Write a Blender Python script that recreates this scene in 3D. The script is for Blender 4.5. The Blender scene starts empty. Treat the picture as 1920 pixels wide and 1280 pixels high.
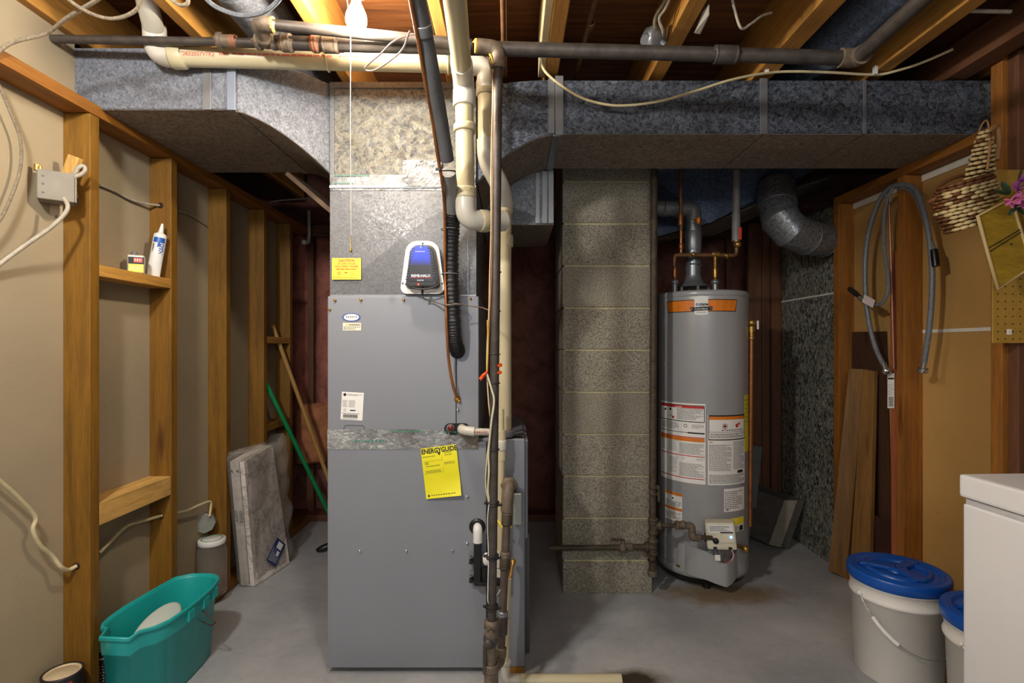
import bpy, bmesh, math, random
from mathutils import Vector, Matrix, noise
random.seed(7)
S = bpy.context.scene
COL = S.collection
PI = math.pi
# ---------------------------------------------------------------- camera, world, light, exposure
F, CX, CY, CZ = 980.0, 960.0, 650.0, 1.19      # the room was measured with the camera 1.19 m above the floor, looking along +Y
cam = bpy.data.cameras.new('camera'); co = bpy.data.objects.new('camera', cam); COL.objects.link(co)
co.location = (0, 0, CZ); co.rotation_euler = (PI/2, 0, 0)
cam.sensor_width = 36; cam.lens = F/1920*36; cam.shift_y = (CY-640)/1920; cam.clip_start = .02
S.camera = co
S.view_settings.view_transform = 'Standard'; S.view_settings.look = 'None'
S.view_settings.exposure = 0.72; S.view_settings.gamma = 1; S.view_settings.use_curve_mapping = False
W = bpy.data.worlds.new('world'); S.world = W; W.use_nodes = True
W.node_tree.nodes['Background'].inputs[0].default_value = (.72, .82, 1, 1)
W.node_tree.nodes['Background'].inputs[1].default_value = .26
BULB_STRENGTH = 480.0
def area(name, loc, rot, sx, sy, power, color):
    l = bpy.data.lights.new(name, 'AREA'); l.shape = 'RECTANGLE'; l.size = sx; l.size_y = sy; l.energy = power; l.color = color
    o = bpy.data.objects.new(name, l); COL.objects.link(o); o.location = loc; o.rotation_euler = rot; return o
area('added_fill_area', (0.1, -1.3, 2.0), (math.radians(72), 0, 0), 1.6, .5, 12, (1, .95, .88))  # soft fill lamp added behind the camera, no fixture of the room

bl2 = bpy.data.lights.new('added_fill_point', 'POINT'); bl2.energy = 55; bl2.shadow_soft_size = .06; bl2.color = (1, .97, .92)  # unseen point lamp, added to brighten the floor and far areas
bo2 = bpy.data.objects.new('added_fill_point', bl2); COL.objects.link(bo2); bo2.location = (-.85, .35, 2.15)
def P(px, py, Y): return Vector(((px-CX)*Y/F, Y, CZ+(CY-py)*Y/F))
def V(*a): return Vector(a)
# ---------------------------------------------------------------- materials
def lin(h):
    h = h.lstrip('#'); c = [int(h[i:i+2], 16)/255 for i in (0, 2, 4)]
    return tuple([(x/12.92 if x <= .04045 else ((x+.055)/1.055)**2.4) for x in c]+[1])
MATS = {}
class NT:
    def __init__(s, name):
        s.m = bpy.data.materials.new(name); s.m.use_nodes = True; s.t = s.m.node_tree
        s.b = s.t.nodes['Principled BSDF']; s.tc = None
    def n(s, typ, **kw):
        x = s.t.nodes.new(typ)
        for k, v in kw.items():
            if k.startswith('i_'): x.inputs[k[2:].replace('_', ' ')].default_value = v
            else: setattr(x, k, v)
        return x
    def l(s, a, b): s.t.links.new(a, b)
    def co(s, scale=(1, 1, 1), warp=0, wscale=5):
        if not s.tc: s.tc = s.n('ShaderNodeTexCoord')
        mp = s.n('ShaderNodeMapping'); mp.inputs['Scale'].default_value = scale
        s.l(s.tc.outputs['Object'], mp.inputs[0]); out = mp.outputs[0]
        if warp:
            nz = s.n('ShaderNodeTexNoise'); nz.inputs['Scale'].default_value = wscale; s.l(out, nz.inputs['Vector'])
            ad = s.n('ShaderNodeVectorMath', operation='MULTIPLY_ADD'); s.l(nz.outputs['Color'], ad.inputs[0])
            ad.inputs[1].default_value = (warp,)*3; s.l(out, ad.inputs[2]); out = ad.outputs[0]
        return out
    def noise(s, vec, scale, detail=4, rough=.55):
        x = s.n('ShaderNodeTexNoise'); x.inputs['Scale'].default_value = scale; x.inputs['Detail'].default_value = detail
        x.inputs['Roughness'].default_value = rough; s.l(vec, x.inputs['Vector']); return x.outputs['Fac']
    def ramp(s, fac, stops):
        r = s.n('ShaderNodeValToRGB'); e = r.color_ramp.elements
        while len(e) < len(stops): e.new(.5)
        for i, (p, c) in enumerate(stops): e[i].position = p; e[i].color = c if len(c) == 4 else (*c, 1)
        s.l(fac, r.inputs[0]); return r.outputs[0]
    def mix(s, a, b, fac, mode='MIX'):
        x = s.n('ShaderNodeMix', data_type='RGBA', blend_type=mode)
        if isinstance(fac, (int, float)): x.inputs[0].default_value = fac
        else: s.l(fac, x.inputs[0])
        for i, v in ((6, a), (7, b)):
            if isinstance(v, tuple): x.inputs[i].default_value = v
            else: s.l(v, x.inputs[i])
        return x.outputs[2]
    def bump(s, h, st=.2, dist=.01):
        b = s.n('ShaderNodeBump'); b.inputs['Strength'].default_value = st; b.inputs['Distance'].default_value = dist
        s.l(h, b.inputs['Height']); s.l(b.outputs[0], s.b.inputs['Normal'])
    def set(s, col=None, rough=.5, metal=0, spec=None):
        if isinstance(col, tuple): s.b.inputs['Base Color'].default_value = col
        elif col is not None: s.l(col, s.b.inputs['Base Color'])
        s.b.inputs['Roughness'].default_value = rough; s.b.inputs['Metallic'].default_value = metal
        if spec is not None: s.b.inputs['Specular IOR Level'].default_value = spec
        return s.m
def k4(c, f): return (min(1, c[0]*f), min(1, c[1]*f), min(1, c[2]*f), 1)
def plain(name, hexc, rough=.5, metal=0, var=.12, vs=14, bump=0):
    if name in MATS: return MATS[name]
    t = NT(name); c = lin(hexc); v = t.co()
    f = t.noise(v, vs, 4)
    m = t.set(t.ramp(f, [(.3, k4(c, 1-var)), (.7, k4(c, 1+var))]), rough, metal)
    if bump: t.bump(t.noise(v, vs*6, 3), bump, .003)
    MATS[name] = m; return m
def wood(name, hexc, axis='Z', dark=.62, knots=True, rough=.62, fine=1):
    key = name+'_'+axis
    if key in MATS: return MATS[key]
    t = NT(key); c = lin(hexc)
    sc = {'X': (.9, 14, 14), 'Y': (14, .9, 14), 'Z': (14, 14, .9)}[axis]
    sc = tuple(x*fine for x in sc)
    v = t.co(sc, .5, 1.2); g = t.noise(v, 2.4, 6, .62)
    colr = t.ramp(g, [(.28, k4(c, dark)), (.5, c), (.75, k4(c, 1.22))])
    v2 = t.co(tuple(x*2.2 for x in sc)); g2 = t.noise(v2, 6, 3)
    colr = t.mix(colr, t.ramp(g2, [(.35, (.6, .56, .5)), (.6, (1, 1, 1))]), .5, 'MULTIPLY')
    v4 = t.co(); bl = t.noise(v4, 2.2, 3)
    colr = t.mix(colr, t.ramp(bl, [(.35, (.78, .72, .66)), (.65, (1.0, 1.0, 1.0))]), .6, 'MULTIPLY')
    if knots:
        kx = {'X': (1.3, 7, 7), 'Y': (7, 1.3, 7), 'Z': (7, 7, 1.3)}[axis]
        vo = t.n('ShaderNodeTexVoronoi'); vo.inputs['Scale'].default_value = 1.0; t.l(t.co(tuple(a*1.0 for a in kx), .25, 3), vo.inputs['Vector'])
        km = t.ramp(vo.outputs['Distance'], [(.05, (.22, .13, .07)), (.10, (.55, .42, .3)), (.16, (1, 1, 1))])
        colr = t.mix(colr, km, .85, 'MULTIPLY')
    t.bump(g, .25, .002); MATS[key] = t.set(colr, rough); return MATS[key]
def galv(name, scale=60, lo='#6c7078', hi='#b9bcc2', rough=.42, metal=.55, warm=0, stretch=(1, 1, 1)):
    if name in MATS: return MATS[name]
    t = NT(name); v = t.co(stretch, .035, 22)
    vo = t.n('ShaderNodeTexVoronoi'); vo.inputs['Scale'].default_value = scale; t.l(v, vo.inputs['Vector'])
    sep = t.n('ShaderNodeSeparateColor'); t.l(vo.outputs['Color'], sep.inputs[0])
    vo2 = t.n('ShaderNodeTexVoronoi'); vo2.inputs['Scale'].default_value = scale*2.3; t.l(v, vo2.inputs['Vector'])
    sep2 = t.n('ShaderNodeSeparateColor'); t.l(vo2.outputs['Color'], sep2.inputs[0])
    ad = t.n('ShaderNodeMath', operation='ADD'); t.l(sep.outputs[0], ad.inputs[0]); t.l(sep2.outputs[1], ad.inputs[1])
    hf = t.n('ShaderNodeMath', operation='MULTIPLY'); t.l(ad.outputs[0], hf.inputs[0]); hf.inputs[1].default_value = .5
    a, b = lin(lo), lin(hi)
    colr = t.ramp(hf.outputs[0], [(.15, a), (.5, tuple((a[i]+b[i])/2 for i in range(4))), (.9, b)])
    if warm: colr = t.mix(colr, t.ramp(t.noise(t.co(), 30, 4), [(.4, (1, 1, 1)), (.7, (1.0, .95, .78))]), warm, 'MULTIPLY')
    dirt = t.noise(t.co((1, 1, 1)), 2.5, 5, .7)
    colr = t.mix(colr, t.ramp(dirt, [(.35, (.7, .69, .67)), (.6, (1, 1, 1))]), .7, 'MULTIPLY')
    rr = t.n('ShaderNodeMapRange'); t.l(sep.outputs[2], rr.inputs[0]); rr.inputs[3].default_value = rough-.1; rr.inputs[4].default_value = rough+.16
    m = t.set(colr, rough, metal); t.l(rr.outputs[0], t.b.inputs['Roughness'])
    MATS[name] = m; return m
def emis(name, hexc, st):
    t = NT(name); t.set(lin(hexc), .4); t.b.inputs['Emission Color'].default_value = lin(hexc); t.b.inputs['Emission Strength'].default_value = st
    MATS[name] = t.m; return t.m
# ---------------------------------------------------------------- mesh builder
def frame(d):
    d = d.normalized(); a = V(0, 0, 1) if abs(d.z) < .9 else V(1, 0, 0)
    u = d.cross(a).normalized(); return u, d.cross(u).normalized()
class MB:
    def __init__(s): s.v = []; s.f = []; s.smooth = set()
    def add(s, vs, fs, sm=False):
        b = len(s.v); s.v += [tuple(x) for x in vs]
        for q in fs:
            if sm: s.smooth.add(len(s.f))
            s.f.append(tuple(b+i for i in q))
        return s
    def box(s, x0, x1, y0, y1, z0, z1, bev=0, M=None):
        bm = bmesh.new(); bmesh.ops.create_cube(bm, size=1)
        for v in bm.verts: v.co = V(x0+(v.co.x+.5)*(x1-x0), y0+(v.co.y+.5)*(y1-y0), z0+(v.co.z+.5)*(z1-z0))
        if bev: bmesh.ops.bevel(bm, geom=bm.edges[:], offset=bev, segments=2, profile=.6, affect='EDGES')
        vs = [(M @ v.co if M else v.co.copy()) for v in bm.verts]
        bm.verts.index_update()
        s.add(vs, [[v.index for v in f.verts] for f in bm.faces]); bm.free(); return s
    def bar(s, a, b, w, h, up=V(0, 0, 1), bev=.0):
        """square-section bar from a to b, w across, h along up"""
        a, b = Vector(a), Vector(b); d = (b-a); L = d.length; d.normalize()
        side = d.cross(up).normalized(); u2 = side.cross(d).normalized()
        M = Matrix(((side.x, d.x, u2.x, a.x), (side.y, d.y, u2.y, a.y), (side.z, d.z, u2.z, a.z), (0, 0, 0, 1)))
        return s.box(-w/2, w/2, 0, L, -h/2, h/2, bev, M)
    def tube(s, pts, r, n=12, caps=True, closed=False):
        pts = [Vector(p) for p in pts]; m = len(pts)
        rs = r if isinstance(r, (list, tuple)) else [r]*m
        tan = []
        for i in range(m):
            a = pts[(i-1) % m] if (i > 0 or closed) else pts[0]; b = pts[(i+1) % m] if (i < m-1 or closed) else pts[-1]
            t = (b-a); tan.append(t.normalized() if t.length > 1e-9 else V(0, 0, 1))
        u, w = frame(tan[0]); vs = []
        for i in range(m):
            if i:
                q = tan[i-1].rotation_difference(tan[i]); u = q @ u; w = q @ w
            for k in range(n):
                a = 2*PI*k/n; vs.append(pts[i]+(u*math.cos(a)+w*math.sin(a))*rs[i])
        fs = []
        for i in range(m if closed else m-1):
            j = (i+1) % m
            for k in range(n): fs.append((i*n+k, i*n+(k+1) % n, j*n+(k+1) % n, j*n+k))
        s.add(vs, fs, True)
        if caps and not closed: s.add(vs[:n], [tuple(range(n))[::-1]]); s.add(vs[-n:], [tuple(range(n))])
        return s
    def cyl(s, a, b, r, r2=None, n=16, caps=True): return s.tube([a, b], [r, r if r2 is None else r2], n, caps)
    def lathe(s, o, prof, n=32, axis=V(0, 0, 1), closed_top=False, a0=0, a1=2*PI, sm=True):
        o = Vector(o); axis = Vector(axis).normalized(); u, w = frame(axis); full = abs(a1-a0-2*PI) < 1e-6
        if abs(axis.z) > .99: u, w = V(1, 0, 0), V(0, 1, 0)
        nn = n if full else n+1; vs = []
        for (r, z) in prof:
            for k in range(nn):
                a = a0+(a1-a0)*k/n; vs.append(o+axis*z+(u*math.cos(a)+w*math.sin(a))*r)
        fs = []
        for i in range(len(prof)-1):
            for k in range(n): fs.append((i*nn+k, i*nn+(k+1) % nn, (i+1)*nn+(k+1) % nn, (i+1)*nn+k))
        return s.add(vs, fs, sm)
    def prism(s, poly, ext):
        poly = [Vector(p) for p in poly]; ext = Vector(ext); n = len(poly)
        vs = poly+[p+ext for p in poly]
        return s.add(vs, [tuple(range(n))[::-1], tuple(range(n, 2*n))]+[(i, (i+1) % n, n+(i+1) % n, n+i) for i in range(n)])
    def grid(s, fn, nu, nv, sm=True):
        vs = [fn(i/nu, j/nv) for j in range(nv+1) for i in range(nu+1)]
        fs = [(j*(nu+1)+i, j*(nu+1)+i+1, (j+1)*(nu+1)+i+1, (j+1)*(nu+1)+i) for j in range(nv) for i in range(nu)]
        return s.add(vs, fs, sm)
    def ball(s, c, rx, ry=None, rz=None, n=12, m=8, M=None):
        ry = rx if ry is None else ry; rz = rx if rz is None else rz; c = Vector(c); vs = []
        for i in range(m+1):
            t = PI*i/m
            for k in range(n):
                a = 2*PI*k/n; p = V(rx*math.sin(t)*math.cos(a), ry*math.sin(t)*math.sin(a), rz*math.cos(t))
                vs.append(c+(M @ p if M else p))
        fs = [(i*n+k, i*n+(k+1) % n, (i+1)*n+(k+1) % n, (i+1)*n+k) for i in range(m) for k in range(n)]
        return s.add(vs, fs, True)
def fillet(pts, rad, n=6):
    pts = [Vector(p) for p in pts]; out = [pts[0]]
    for i in range(1, len(pts)-1):
        a, b, c = pts[i-1], pts[i], pts[i+1]; r = min(rad, (a-b).length*.48, (c-b).length*.48)
        p0 = b+(a-b).normalized()*r; p1 = b+(c-b).normalized()*r
        for k in range(n+1):
            t = k/n; out.append(p0*(1-t)**2+b*2*t*(1-t)+p1*t*t)
    out.append(pts[-1]); return out
def spline(pts, n=6):
    pts = [Vector(p) for p in pts]; out = []
    for i in range(len(pts)-1):
        p0 = pts[max(i-1, 0)]; p1 = pts[i]; p2 = pts[i+1]; p3 = pts[min(i+2, len(pts)-1)]
        for k in range(n):
            t = k/n; out.append(.5*((2*p1)+(p2-p0)*t+(2*p0-5*p1+4*p2-p3)*t*t+(3*p1-p0-3*p2+p3)*t**3))
    out.append(pts[-1]); return out
def wl(o):
    v = V(0, 0, 0)
    while o: v = v+o.location; o = o.parent
    return v
def obj(name, mb, mat, parent=None, label=None, recalc=True):
    me = bpy.data.meshes.new(name); off = wl(parent)
    me.from_pydata([tuple(Vector(v)-off) for v in mb.v], [], mb.f)
    for i in mb.smooth: me.polygons[i].use_smooth = True
    if recalc:
        bm = bmesh.new(); bm.from_mesh(me); bmesh.ops.recalc_face_normals(bm, faces=bm.faces[:]); bm.to_mesh(me); bm.free()
    me.materials.append(mat); o = bpy.data.objects.new(name, me); COL.objects.link(o)
    if parent: o.parent = parent
    if label: o['label'] = label
    return o
def tag(o, label, cat, group=None, kind=None):
    if label: o['label'] = label
    if cat: o['category'] = cat
    if group: o['group'] = group
    if kind: o['kind'] = kind
    return o
def thing(name, label, cat, loc=(0, 0, 0), group=None):
    o = bpy.data.objects.new(name, None); COL.objects.link(o); o.location = Vector(loc); o.empty_display_size = .1
    return tag(o, label, cat, group)
def struct(name, mb, mat): o = obj(name, mb, mat); o['kind'] = 'structure'; return o
def dup(root, label=None):
    r = root.copy(); COL.objects.link(r)
    if label: r['label'] = label
    for ch in root.children:
        c = ch.copy(); COL.objects.link(c); c.parent = r
        for g in ch.children: d = g.copy(); COL.objects.link(d); d.parent = c
    return r
# ---------------------------------------------------------------- labels and lettering on any surface: mp(x, y, offset) -> point
def flat(o, u, v):
    o, u, v = Vector(o), Vector(u).normalized(), Vector(v).normalized(); n = u.cross(v)
    return lambda x, y, d=0: o+u*x+v*y+n*d
def rect(mb, mp, x0, y0, x1, y1, d=0, th=0, nx=1):
    for i in range(nx):
        a, b = x0+(x1-x0)*i/nx, x0+(x1-x0)*(i+1)/nx
        if th:
            q = [mp(a, y0, d), mp(b, y0, d), mp(b, y1, d), mp(a, y1, d)]+[mp(a, y0, d+th), mp(b, y0, d+th), mp(b, y1, d+th), mp(a, y1, d+th)]
            mb.add(q, [(0, 1, 2, 3), (4, 5, 6, 7), (0, 1, 5, 4), (2, 3, 7, 6)]+([(0, 3, 7, 4)] if i == 0 else [])+([(1, 2, 6, 5)] if i == nx-1 else []))
        else: mb.add([mp(a, y0, d), mp(b, y0, d), mp(b, y1, d), mp(a, y1, d)], [(0, 1, 2, 3)])
def text(mb, mp, body, x, y, size, d=.0008, bold=0, align='LEFT', sx=1.0, rot=0):
    cu = bpy.data.curves.new('t', 'FONT'); cu.body = body; cu.size = size; cu.offset = bold*size; cu.align_x = align; cu.resolution_u = 2
    ob = bpy.data.objects.new('t', cu); me = ob.to_mesh(); cr, sr = math.cos(rot), math.sin(rot)
    vs = []
    for v in me.vertices:
        a, b = v.co.x*sx, v.co.y
        vs.append(mp(x+a*cr-b*sr, y+a*sr+b*cr, d))
    mb.add(vs, [tuple(p.vertices) for p in me.polygons]); ob.to_mesh_clear(); bpy.data.objects.remove(ob); bpy.data.curves.remove(cu)
def ring(mb, mp, x, y, r0, r1, d=.0008, n=20, sx=1, sy=1):
    vs = [mp(x+math.cos(2*PI*k/n)*r*sx, y+math.sin(2*PI*k/n)*r*sy, d) for r in (r0, r1) for k in range(n)]
    mb.add(vs, [(k, (k+1) % n, n+(k+1) % n, n+k) for k in range(n)])
def disc(mb, mp, x, y, r, d=.0008, n=20, sx=1, sy=1):
    mb.add([mp(x+math.cos(2*PI*k/n)*r*sx, y+math.sin(2*PI*k/n)*r*sy, d) for k in range(n)], [tuple(range(n))])
def fine(mb, mp, x0, y0, x1, y1, rows, d=.0008, fill=.38, seed=1, ragged=.35):
    rnd = random.Random(seed); h = (y1-y0)/rows
    for i in range(rows):
        yb = y1-(i+1)*h+h*.3; x = x0; xe = x1-(x1-x0)*ragged*rnd.random()*(rnd.random() < .5)
        while x < xe:
            w = min((.006+.016*rnd.random())*(x1-x0)*10/1.0*.35+.002, xe-x)
            rect(mb, mp, x, yb, x+w, yb+h*fill, d); x += w+h*.45
def sticker(parent, name, mp, w, h, paper, prints, label=None, nx=1, th=.0006, y0=0, x0=0):
    """paper from (x0,y0) to (x0+w, y0+h) on mp, prints = {material: [(fn, args, kwargs)]}"""
    m = MB(); rect(m, mp, x0, y0, x0+w, y0+h, .0002, th, nx); p = obj(name, m, paper, parent, label, True)
    k = 0
    for mat, items in prints:
        q = MB()
        for it in items:
            fn, a, kw = it[0], it[1], (it[2] if len(it) > 2 else {})
            kw = dict(kw); kw.setdefault('d', .0014+.0002*k); fn(q, mp, *a, **kw)
        obj('print', q, mat, p, None, False); k += 1
    return p
# ================================================================ materials in use
WL = {a: wood('stud_pine', '#845c12', a) for a in 'XYZ'}
WR = {a: wood('fir_wall', '#976122', a) for a in 'XYZ'}
WD = {a: wood('old_lumber', '#6b452c', a) for a in 'XYZ'}
WJ = {a: wood('joist_pine', '#bf8a40', a) for a in 'XYZ'}
WF = {a: wood('fresh_pine', '#dcaf62', a, fine=1.6) for a in 'XYZ'}
def mk_floor():
    t = NT('painted_concrete'); v = t.co(); a = t.noise(v, 2.2, 6, .6); b = t.noise(v, 28, 5, .7)
    c = t.ramp(a, [(.3, lin('#94969a')), (.55, lin('#a9abad')), (.75, lin('#b6b8b8'))])
    c = t.mix(c, t.ramp(b, [(.3, (.82, .8, .78)), (.5, (1, 1, 1)), (.8, (1.05, 1.05, 1.05))]), .6, 'MULTIPLY')
    vo = t.n('ShaderNodeTexVoronoi'); vo.inputs['Scale'].default_value = 9; t.l(t.co((1, 1, 1), .3, 4), vo.inputs['Vector'])
    c = t.mix(c, t.ramp(vo.outputs['Distance'], [(.02, (.4, .37, .33)), (.035, (1, 1, 1))]), .8, 'MULTIPLY')
    vs = t.noise(t.co((1.2, 14, 1), .2, 3), 2.5, 5, .7)
    c = t.mix(c, t.ramp(vs, [(.62, (1, 1, 1)), (.72, (1.25, 1.24, 1.22))]), .35, 'MULTIPLY')
    # rust-brown damp ring round the heater and beside the floor pipe
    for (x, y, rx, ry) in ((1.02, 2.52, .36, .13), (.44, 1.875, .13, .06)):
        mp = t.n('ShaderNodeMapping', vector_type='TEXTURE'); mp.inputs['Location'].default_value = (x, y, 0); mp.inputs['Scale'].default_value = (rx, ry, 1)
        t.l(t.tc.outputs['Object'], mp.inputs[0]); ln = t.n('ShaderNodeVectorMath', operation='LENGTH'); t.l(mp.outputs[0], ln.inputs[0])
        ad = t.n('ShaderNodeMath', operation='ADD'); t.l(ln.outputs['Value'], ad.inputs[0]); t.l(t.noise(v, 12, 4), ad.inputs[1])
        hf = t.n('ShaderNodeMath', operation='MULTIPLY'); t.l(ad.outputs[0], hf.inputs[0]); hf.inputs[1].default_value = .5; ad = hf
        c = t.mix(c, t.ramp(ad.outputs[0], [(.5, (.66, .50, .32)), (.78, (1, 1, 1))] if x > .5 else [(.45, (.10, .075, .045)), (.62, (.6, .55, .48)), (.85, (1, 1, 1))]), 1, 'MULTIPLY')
    t.bump(b, .15, .002); return t.set(c, .42)
M_FLOOR = mk_floor()
def mk_ply():
    t = NT('plywood'); v = t.co((1.2, 16, 1), .6, 1.5); g = t.noise(v, 2.2, 6, .6)
    c = t.ramp(g, [(.3, lin('#4c2b16')), (.5, lin('#714522')), (.72, lin('#8a5a2e'))]); return t.set(c, .7)
M_PLY = mk_ply()
def mk_block():
    t = NT('concrete_block'); v = t.co(); a = t.noise(v, 210, 3, .7); b = t.noise(v, 5, 4)
    c = t.ramp(a, [(.36, lin('#5a554c')), (.5, lin('#9a9484')), (.66, lin('#b9b39f'))])
    c = t.mix(c, t.ramp(b, [(.35, (.8, .78, .74)), (.65, (1, 1, 1))]), .8, 'MULTIPLY'); t.bump(a, .9, .004); return t.set(c, .95)
M_BLOCK = mk_block()
M_MORTAR = plain('mortar', '#bdb48c', .95, 0, .15, 60, .5)
def mk_dry(name, hexc):
    t = NT(name); v = t.co(); c0 = lin(hexc); a = t.noise(v, 1.6, 4); b = t.noise(t.co((1, 1, 25)), 20, 3)
    c = t.ramp(a, [(.3, k4(c0, .86)), (.7, k4(c0, 1.08))])
    c = t.mix(c, t.ramp(b, [(.3, (.93, .92, .9)), (.7, (1, 1, 1))]), .8, 'MULTIPLY')
    vo = t.n('ShaderNodeTexVoronoi'); vo.inputs['Scale'].default_value = 7; t.l(v, vo.inputs['Vector'])
    c = t.mix(c, t.ramp(vo.outputs['Distance'], [(.03, (.55, .45, .35)), (.045, (1, 1, 1))]), .5, 'MULTIPLY'); return t.set(c, .9)
M_DRY = mk_dry('drywall_back_paper', '#a5977c'); M_DRYR = mk_dry('tan_board', '#b58d50'); M_DRYD = mk_dry('dark_board', '#4a4038')
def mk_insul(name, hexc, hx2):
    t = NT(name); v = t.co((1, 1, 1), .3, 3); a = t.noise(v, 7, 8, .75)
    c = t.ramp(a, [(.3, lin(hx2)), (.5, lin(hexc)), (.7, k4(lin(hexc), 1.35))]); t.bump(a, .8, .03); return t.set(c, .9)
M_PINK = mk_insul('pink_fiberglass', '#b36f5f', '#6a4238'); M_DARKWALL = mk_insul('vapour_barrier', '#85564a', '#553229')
G_BIG = galv('galvanized_large_spangle', 62, '#54565a', '#8f8c80', .6, .15, .7)
G_SM = galv('galvanized_small_spangle', 150, '#595d66', '#868b95', .6, .15, 0, (1, 1, .8))
G_DK = galv('galvanized_dull', 85, '#30353f', '#767d8a', .45, .5)
G_MT = galv('galvanized_mottled', 75, '#25292b', '#c6cabd', .4, .45, .3, (1, 1.3, .6))
G_PL = plain('sheet_metal', '#8b8e92', .38, .6, .08, 8)
G_BR = galv('sheet_metal_brushed', 190, '#606266', '#7d7e80', .45, .3)
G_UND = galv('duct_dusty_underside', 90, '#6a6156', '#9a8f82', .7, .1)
M_FURN = plain('furnace_grey_paint', '#868a92', .45, .15, .03, 3)
M_FURN2 = plain('furnace_side_grey', '#7b7e85', .45, .15, .04, 3)
M_TANK = plain('tank_grey_enamel', '#a3a4a5', .28, .1, .04, 3)
M_PVC = plain('pvc_cream', '#bdb392', .35, 0, .05, 9); M_PVCW = plain('pvc_white', '#c2beb2', .35, 0, .04, 9); M_PVCS = plain('pvc_dull_cement', '#a99f80', .5)  # the cement tone is a darker cream for one hub ring
M_IRON = plain('black_iron_pipe', '#4b4540', .5, .35, .3, 25, .2); M_IRON2 = plain('dusty_iron_fitting', '#6f6253', .6, .25, .35, 40, .3)
M_OLDPIPE = plain('old_rusty_pipe', '#4e4436', .65, .3, .35, 30, .4); M_SEAL = plain('pipe_thread_sealant', '#c9a64e', .6)
M_ORG = plain('orange_sealant', '#86583f', .6)
M_FOAM = plain('grey_foam_sleeve', '#57585a', .75, 0, .15, 20, .3); M_FOAM2 = plain('light_grey_sleeve', '#7f7f7e', .5, 0, .1, 20)
M_TAPE = plain('black_tape', '#17181c', .25, 0, .3, 60, .6); M_COPPER = plain('copper', '#a0673c', .4, .7, .25, 30); M_COPD = plain('dull_copper', '#7a5637', .5, .5, .3, 30)
M_BRASS = plain('brass', '#b08a48', .35, .8, .2, 40); M_BLACK = plain('black_plastic', '#121315', .35); M_CHROME = plain('chrome', '#c9c9c9', .2, .9, .1)
M_WHITE = plain('white_plastic', '#e4e3df', .35, 0, .02); M_PAPER = plain('label_paper', '#ecebe6', .55, 0, .02); M_CREAMP = plain('cream_paper', '#e6e0c8', .55, 0, .03)
M_INK = plain('ink_black', '#1c1c1e', .6); M_INKG = plain('ink_grey', '#6d6c6c', .6); M_RED = plain('ink_red', '#c02a26', .5); M_ORNG = plain('ink_orange', '#e07d1e', .5)
M_YEL = plain('label_yellow', '#f2dc3c', .5, 0, .03); M_EYEL = plain('energy_guide_yellow', '#eae21c', .5, 0, .03); M_BLUEI = plain('ink_blue', '#2a4fa8', .45); M_PINKI = plain('faded_red_print', '#c0604c', .6)
M_TEAL = plain('teal_plastic', '#1fa3a0', .35, 0, .06, 3); M_BLUE = plain('blue_lid_plastic', '#0e4fa8', .32, 0, .06, 6); M_CABLE = plain('cream_cable', '#c9bb93', .5, 0, .12, 40)
M_CABG = plain('grey_cable', '#a19a8a', .5, 0, .2, 60); M_CABD = plain('cloth_braided_cable', '#8b7e69', .7, 0, .4, 160, .8); M_STEEL = plain('braided_steel', '#8b929a', .4, .5, .3, 220, .8)
M_FOIL = None
def mk_foil():
    t = NT('foil_tape'); v = t.co((1, 1, 1), .1, 12); a = t.noise(v, 26, 6, .7); b = t.noise(t.co(), 9, 3)
    c = t.ramp(b, [(.35, lin('#77736b')), (.5, lin('#94979a')), (.66, lin('#b2b4b4'))]); t.bump(a, .9, .012); return t.set(c, .38, .6)
M_FOIL = mk_foil()
M_GREENI = plain('tape_print_green', '#3f8a72', .5)

# ================================================================ the room shell
m = MB(); m.box(-2.7, 2.9, -2.2, 3.9, -.12, 0); floor = struct('floor', m, M_FLOOR)
m = MB(); m.box(-2.7, 2.9, -2.2, 3.9, 2.41, 2.45); ceiling = struct('ceiling', m, M_PLY)
SUBF = 2.41
# joists, running front to back
for (x0, x1) in ((-1.47, -1.43), (-1.06, -1.02), (-.655, -.617), (-.25, -.212), (.125, .172), (.52, .575), (.915, .985), (1.345, 1.40), (1.78, 1.82)):
    m = MB(); m.box(x0, x1, -2.0, 3.6, 2.21, SUBF, .003); obj('joist', m, WJ['Y'], ceiling)
m = MB(); m.box(1.62, 1.70, -2, 3.6, 2.19, 2.30, .003); obj('doubled_plate', m, WD['Y'], ceiling)
m = MB(); m.box(1.66, 1.74, -2, 3.6, 2.30, SUBF, .003); obj('doubled_plate', m, WD['Y'], ceiling)
# short blocking between joists with old nails and a bright strip
m = MB(); m.box(.10, .124, .9, 2.0, 2.22, 2.40, .002); obj('furring_strip', m, plain('pale_pine_strip', '#d8c79a', .7), ceiling)
# left wall: drywall (seen from its back) with studs in front
XW = -1.46
m = MB(); m.box(XW-.013, XW, -2.2, 1.745, 0, SUBF); m.box(XW-.013, XW, 1.745, 3.34, 0, 1.97)
wl_ = struct('wall_left', m, M_DRY)
m = MB(); m.box(-2.7, -2.66, -2.2, 3.9, 0, SUBF); struct('wall_far_left', m, M_DRYD)
XS = -1.372
for y in (1.70, 2.105, 2.51, 2.89, 3.23):
    m = MB(); m.box(XW, XS, y, y+.038, .038, 1.950, .0025); obj('stud', m, WL['Z'], wl_)
m = MB(); m.box(XW, XS, 1.295-.9, 3.55, 1.952, 1.990, .0025); obj('top_plate', m, wood('plate_pine', '#96601a', 'Y'), wl_)
m = MB(); m.box(XW, XS, -.5, 3.55, 0, .038, .0025); obj('sill_plate', m, WL['Y'], wl_)
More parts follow.
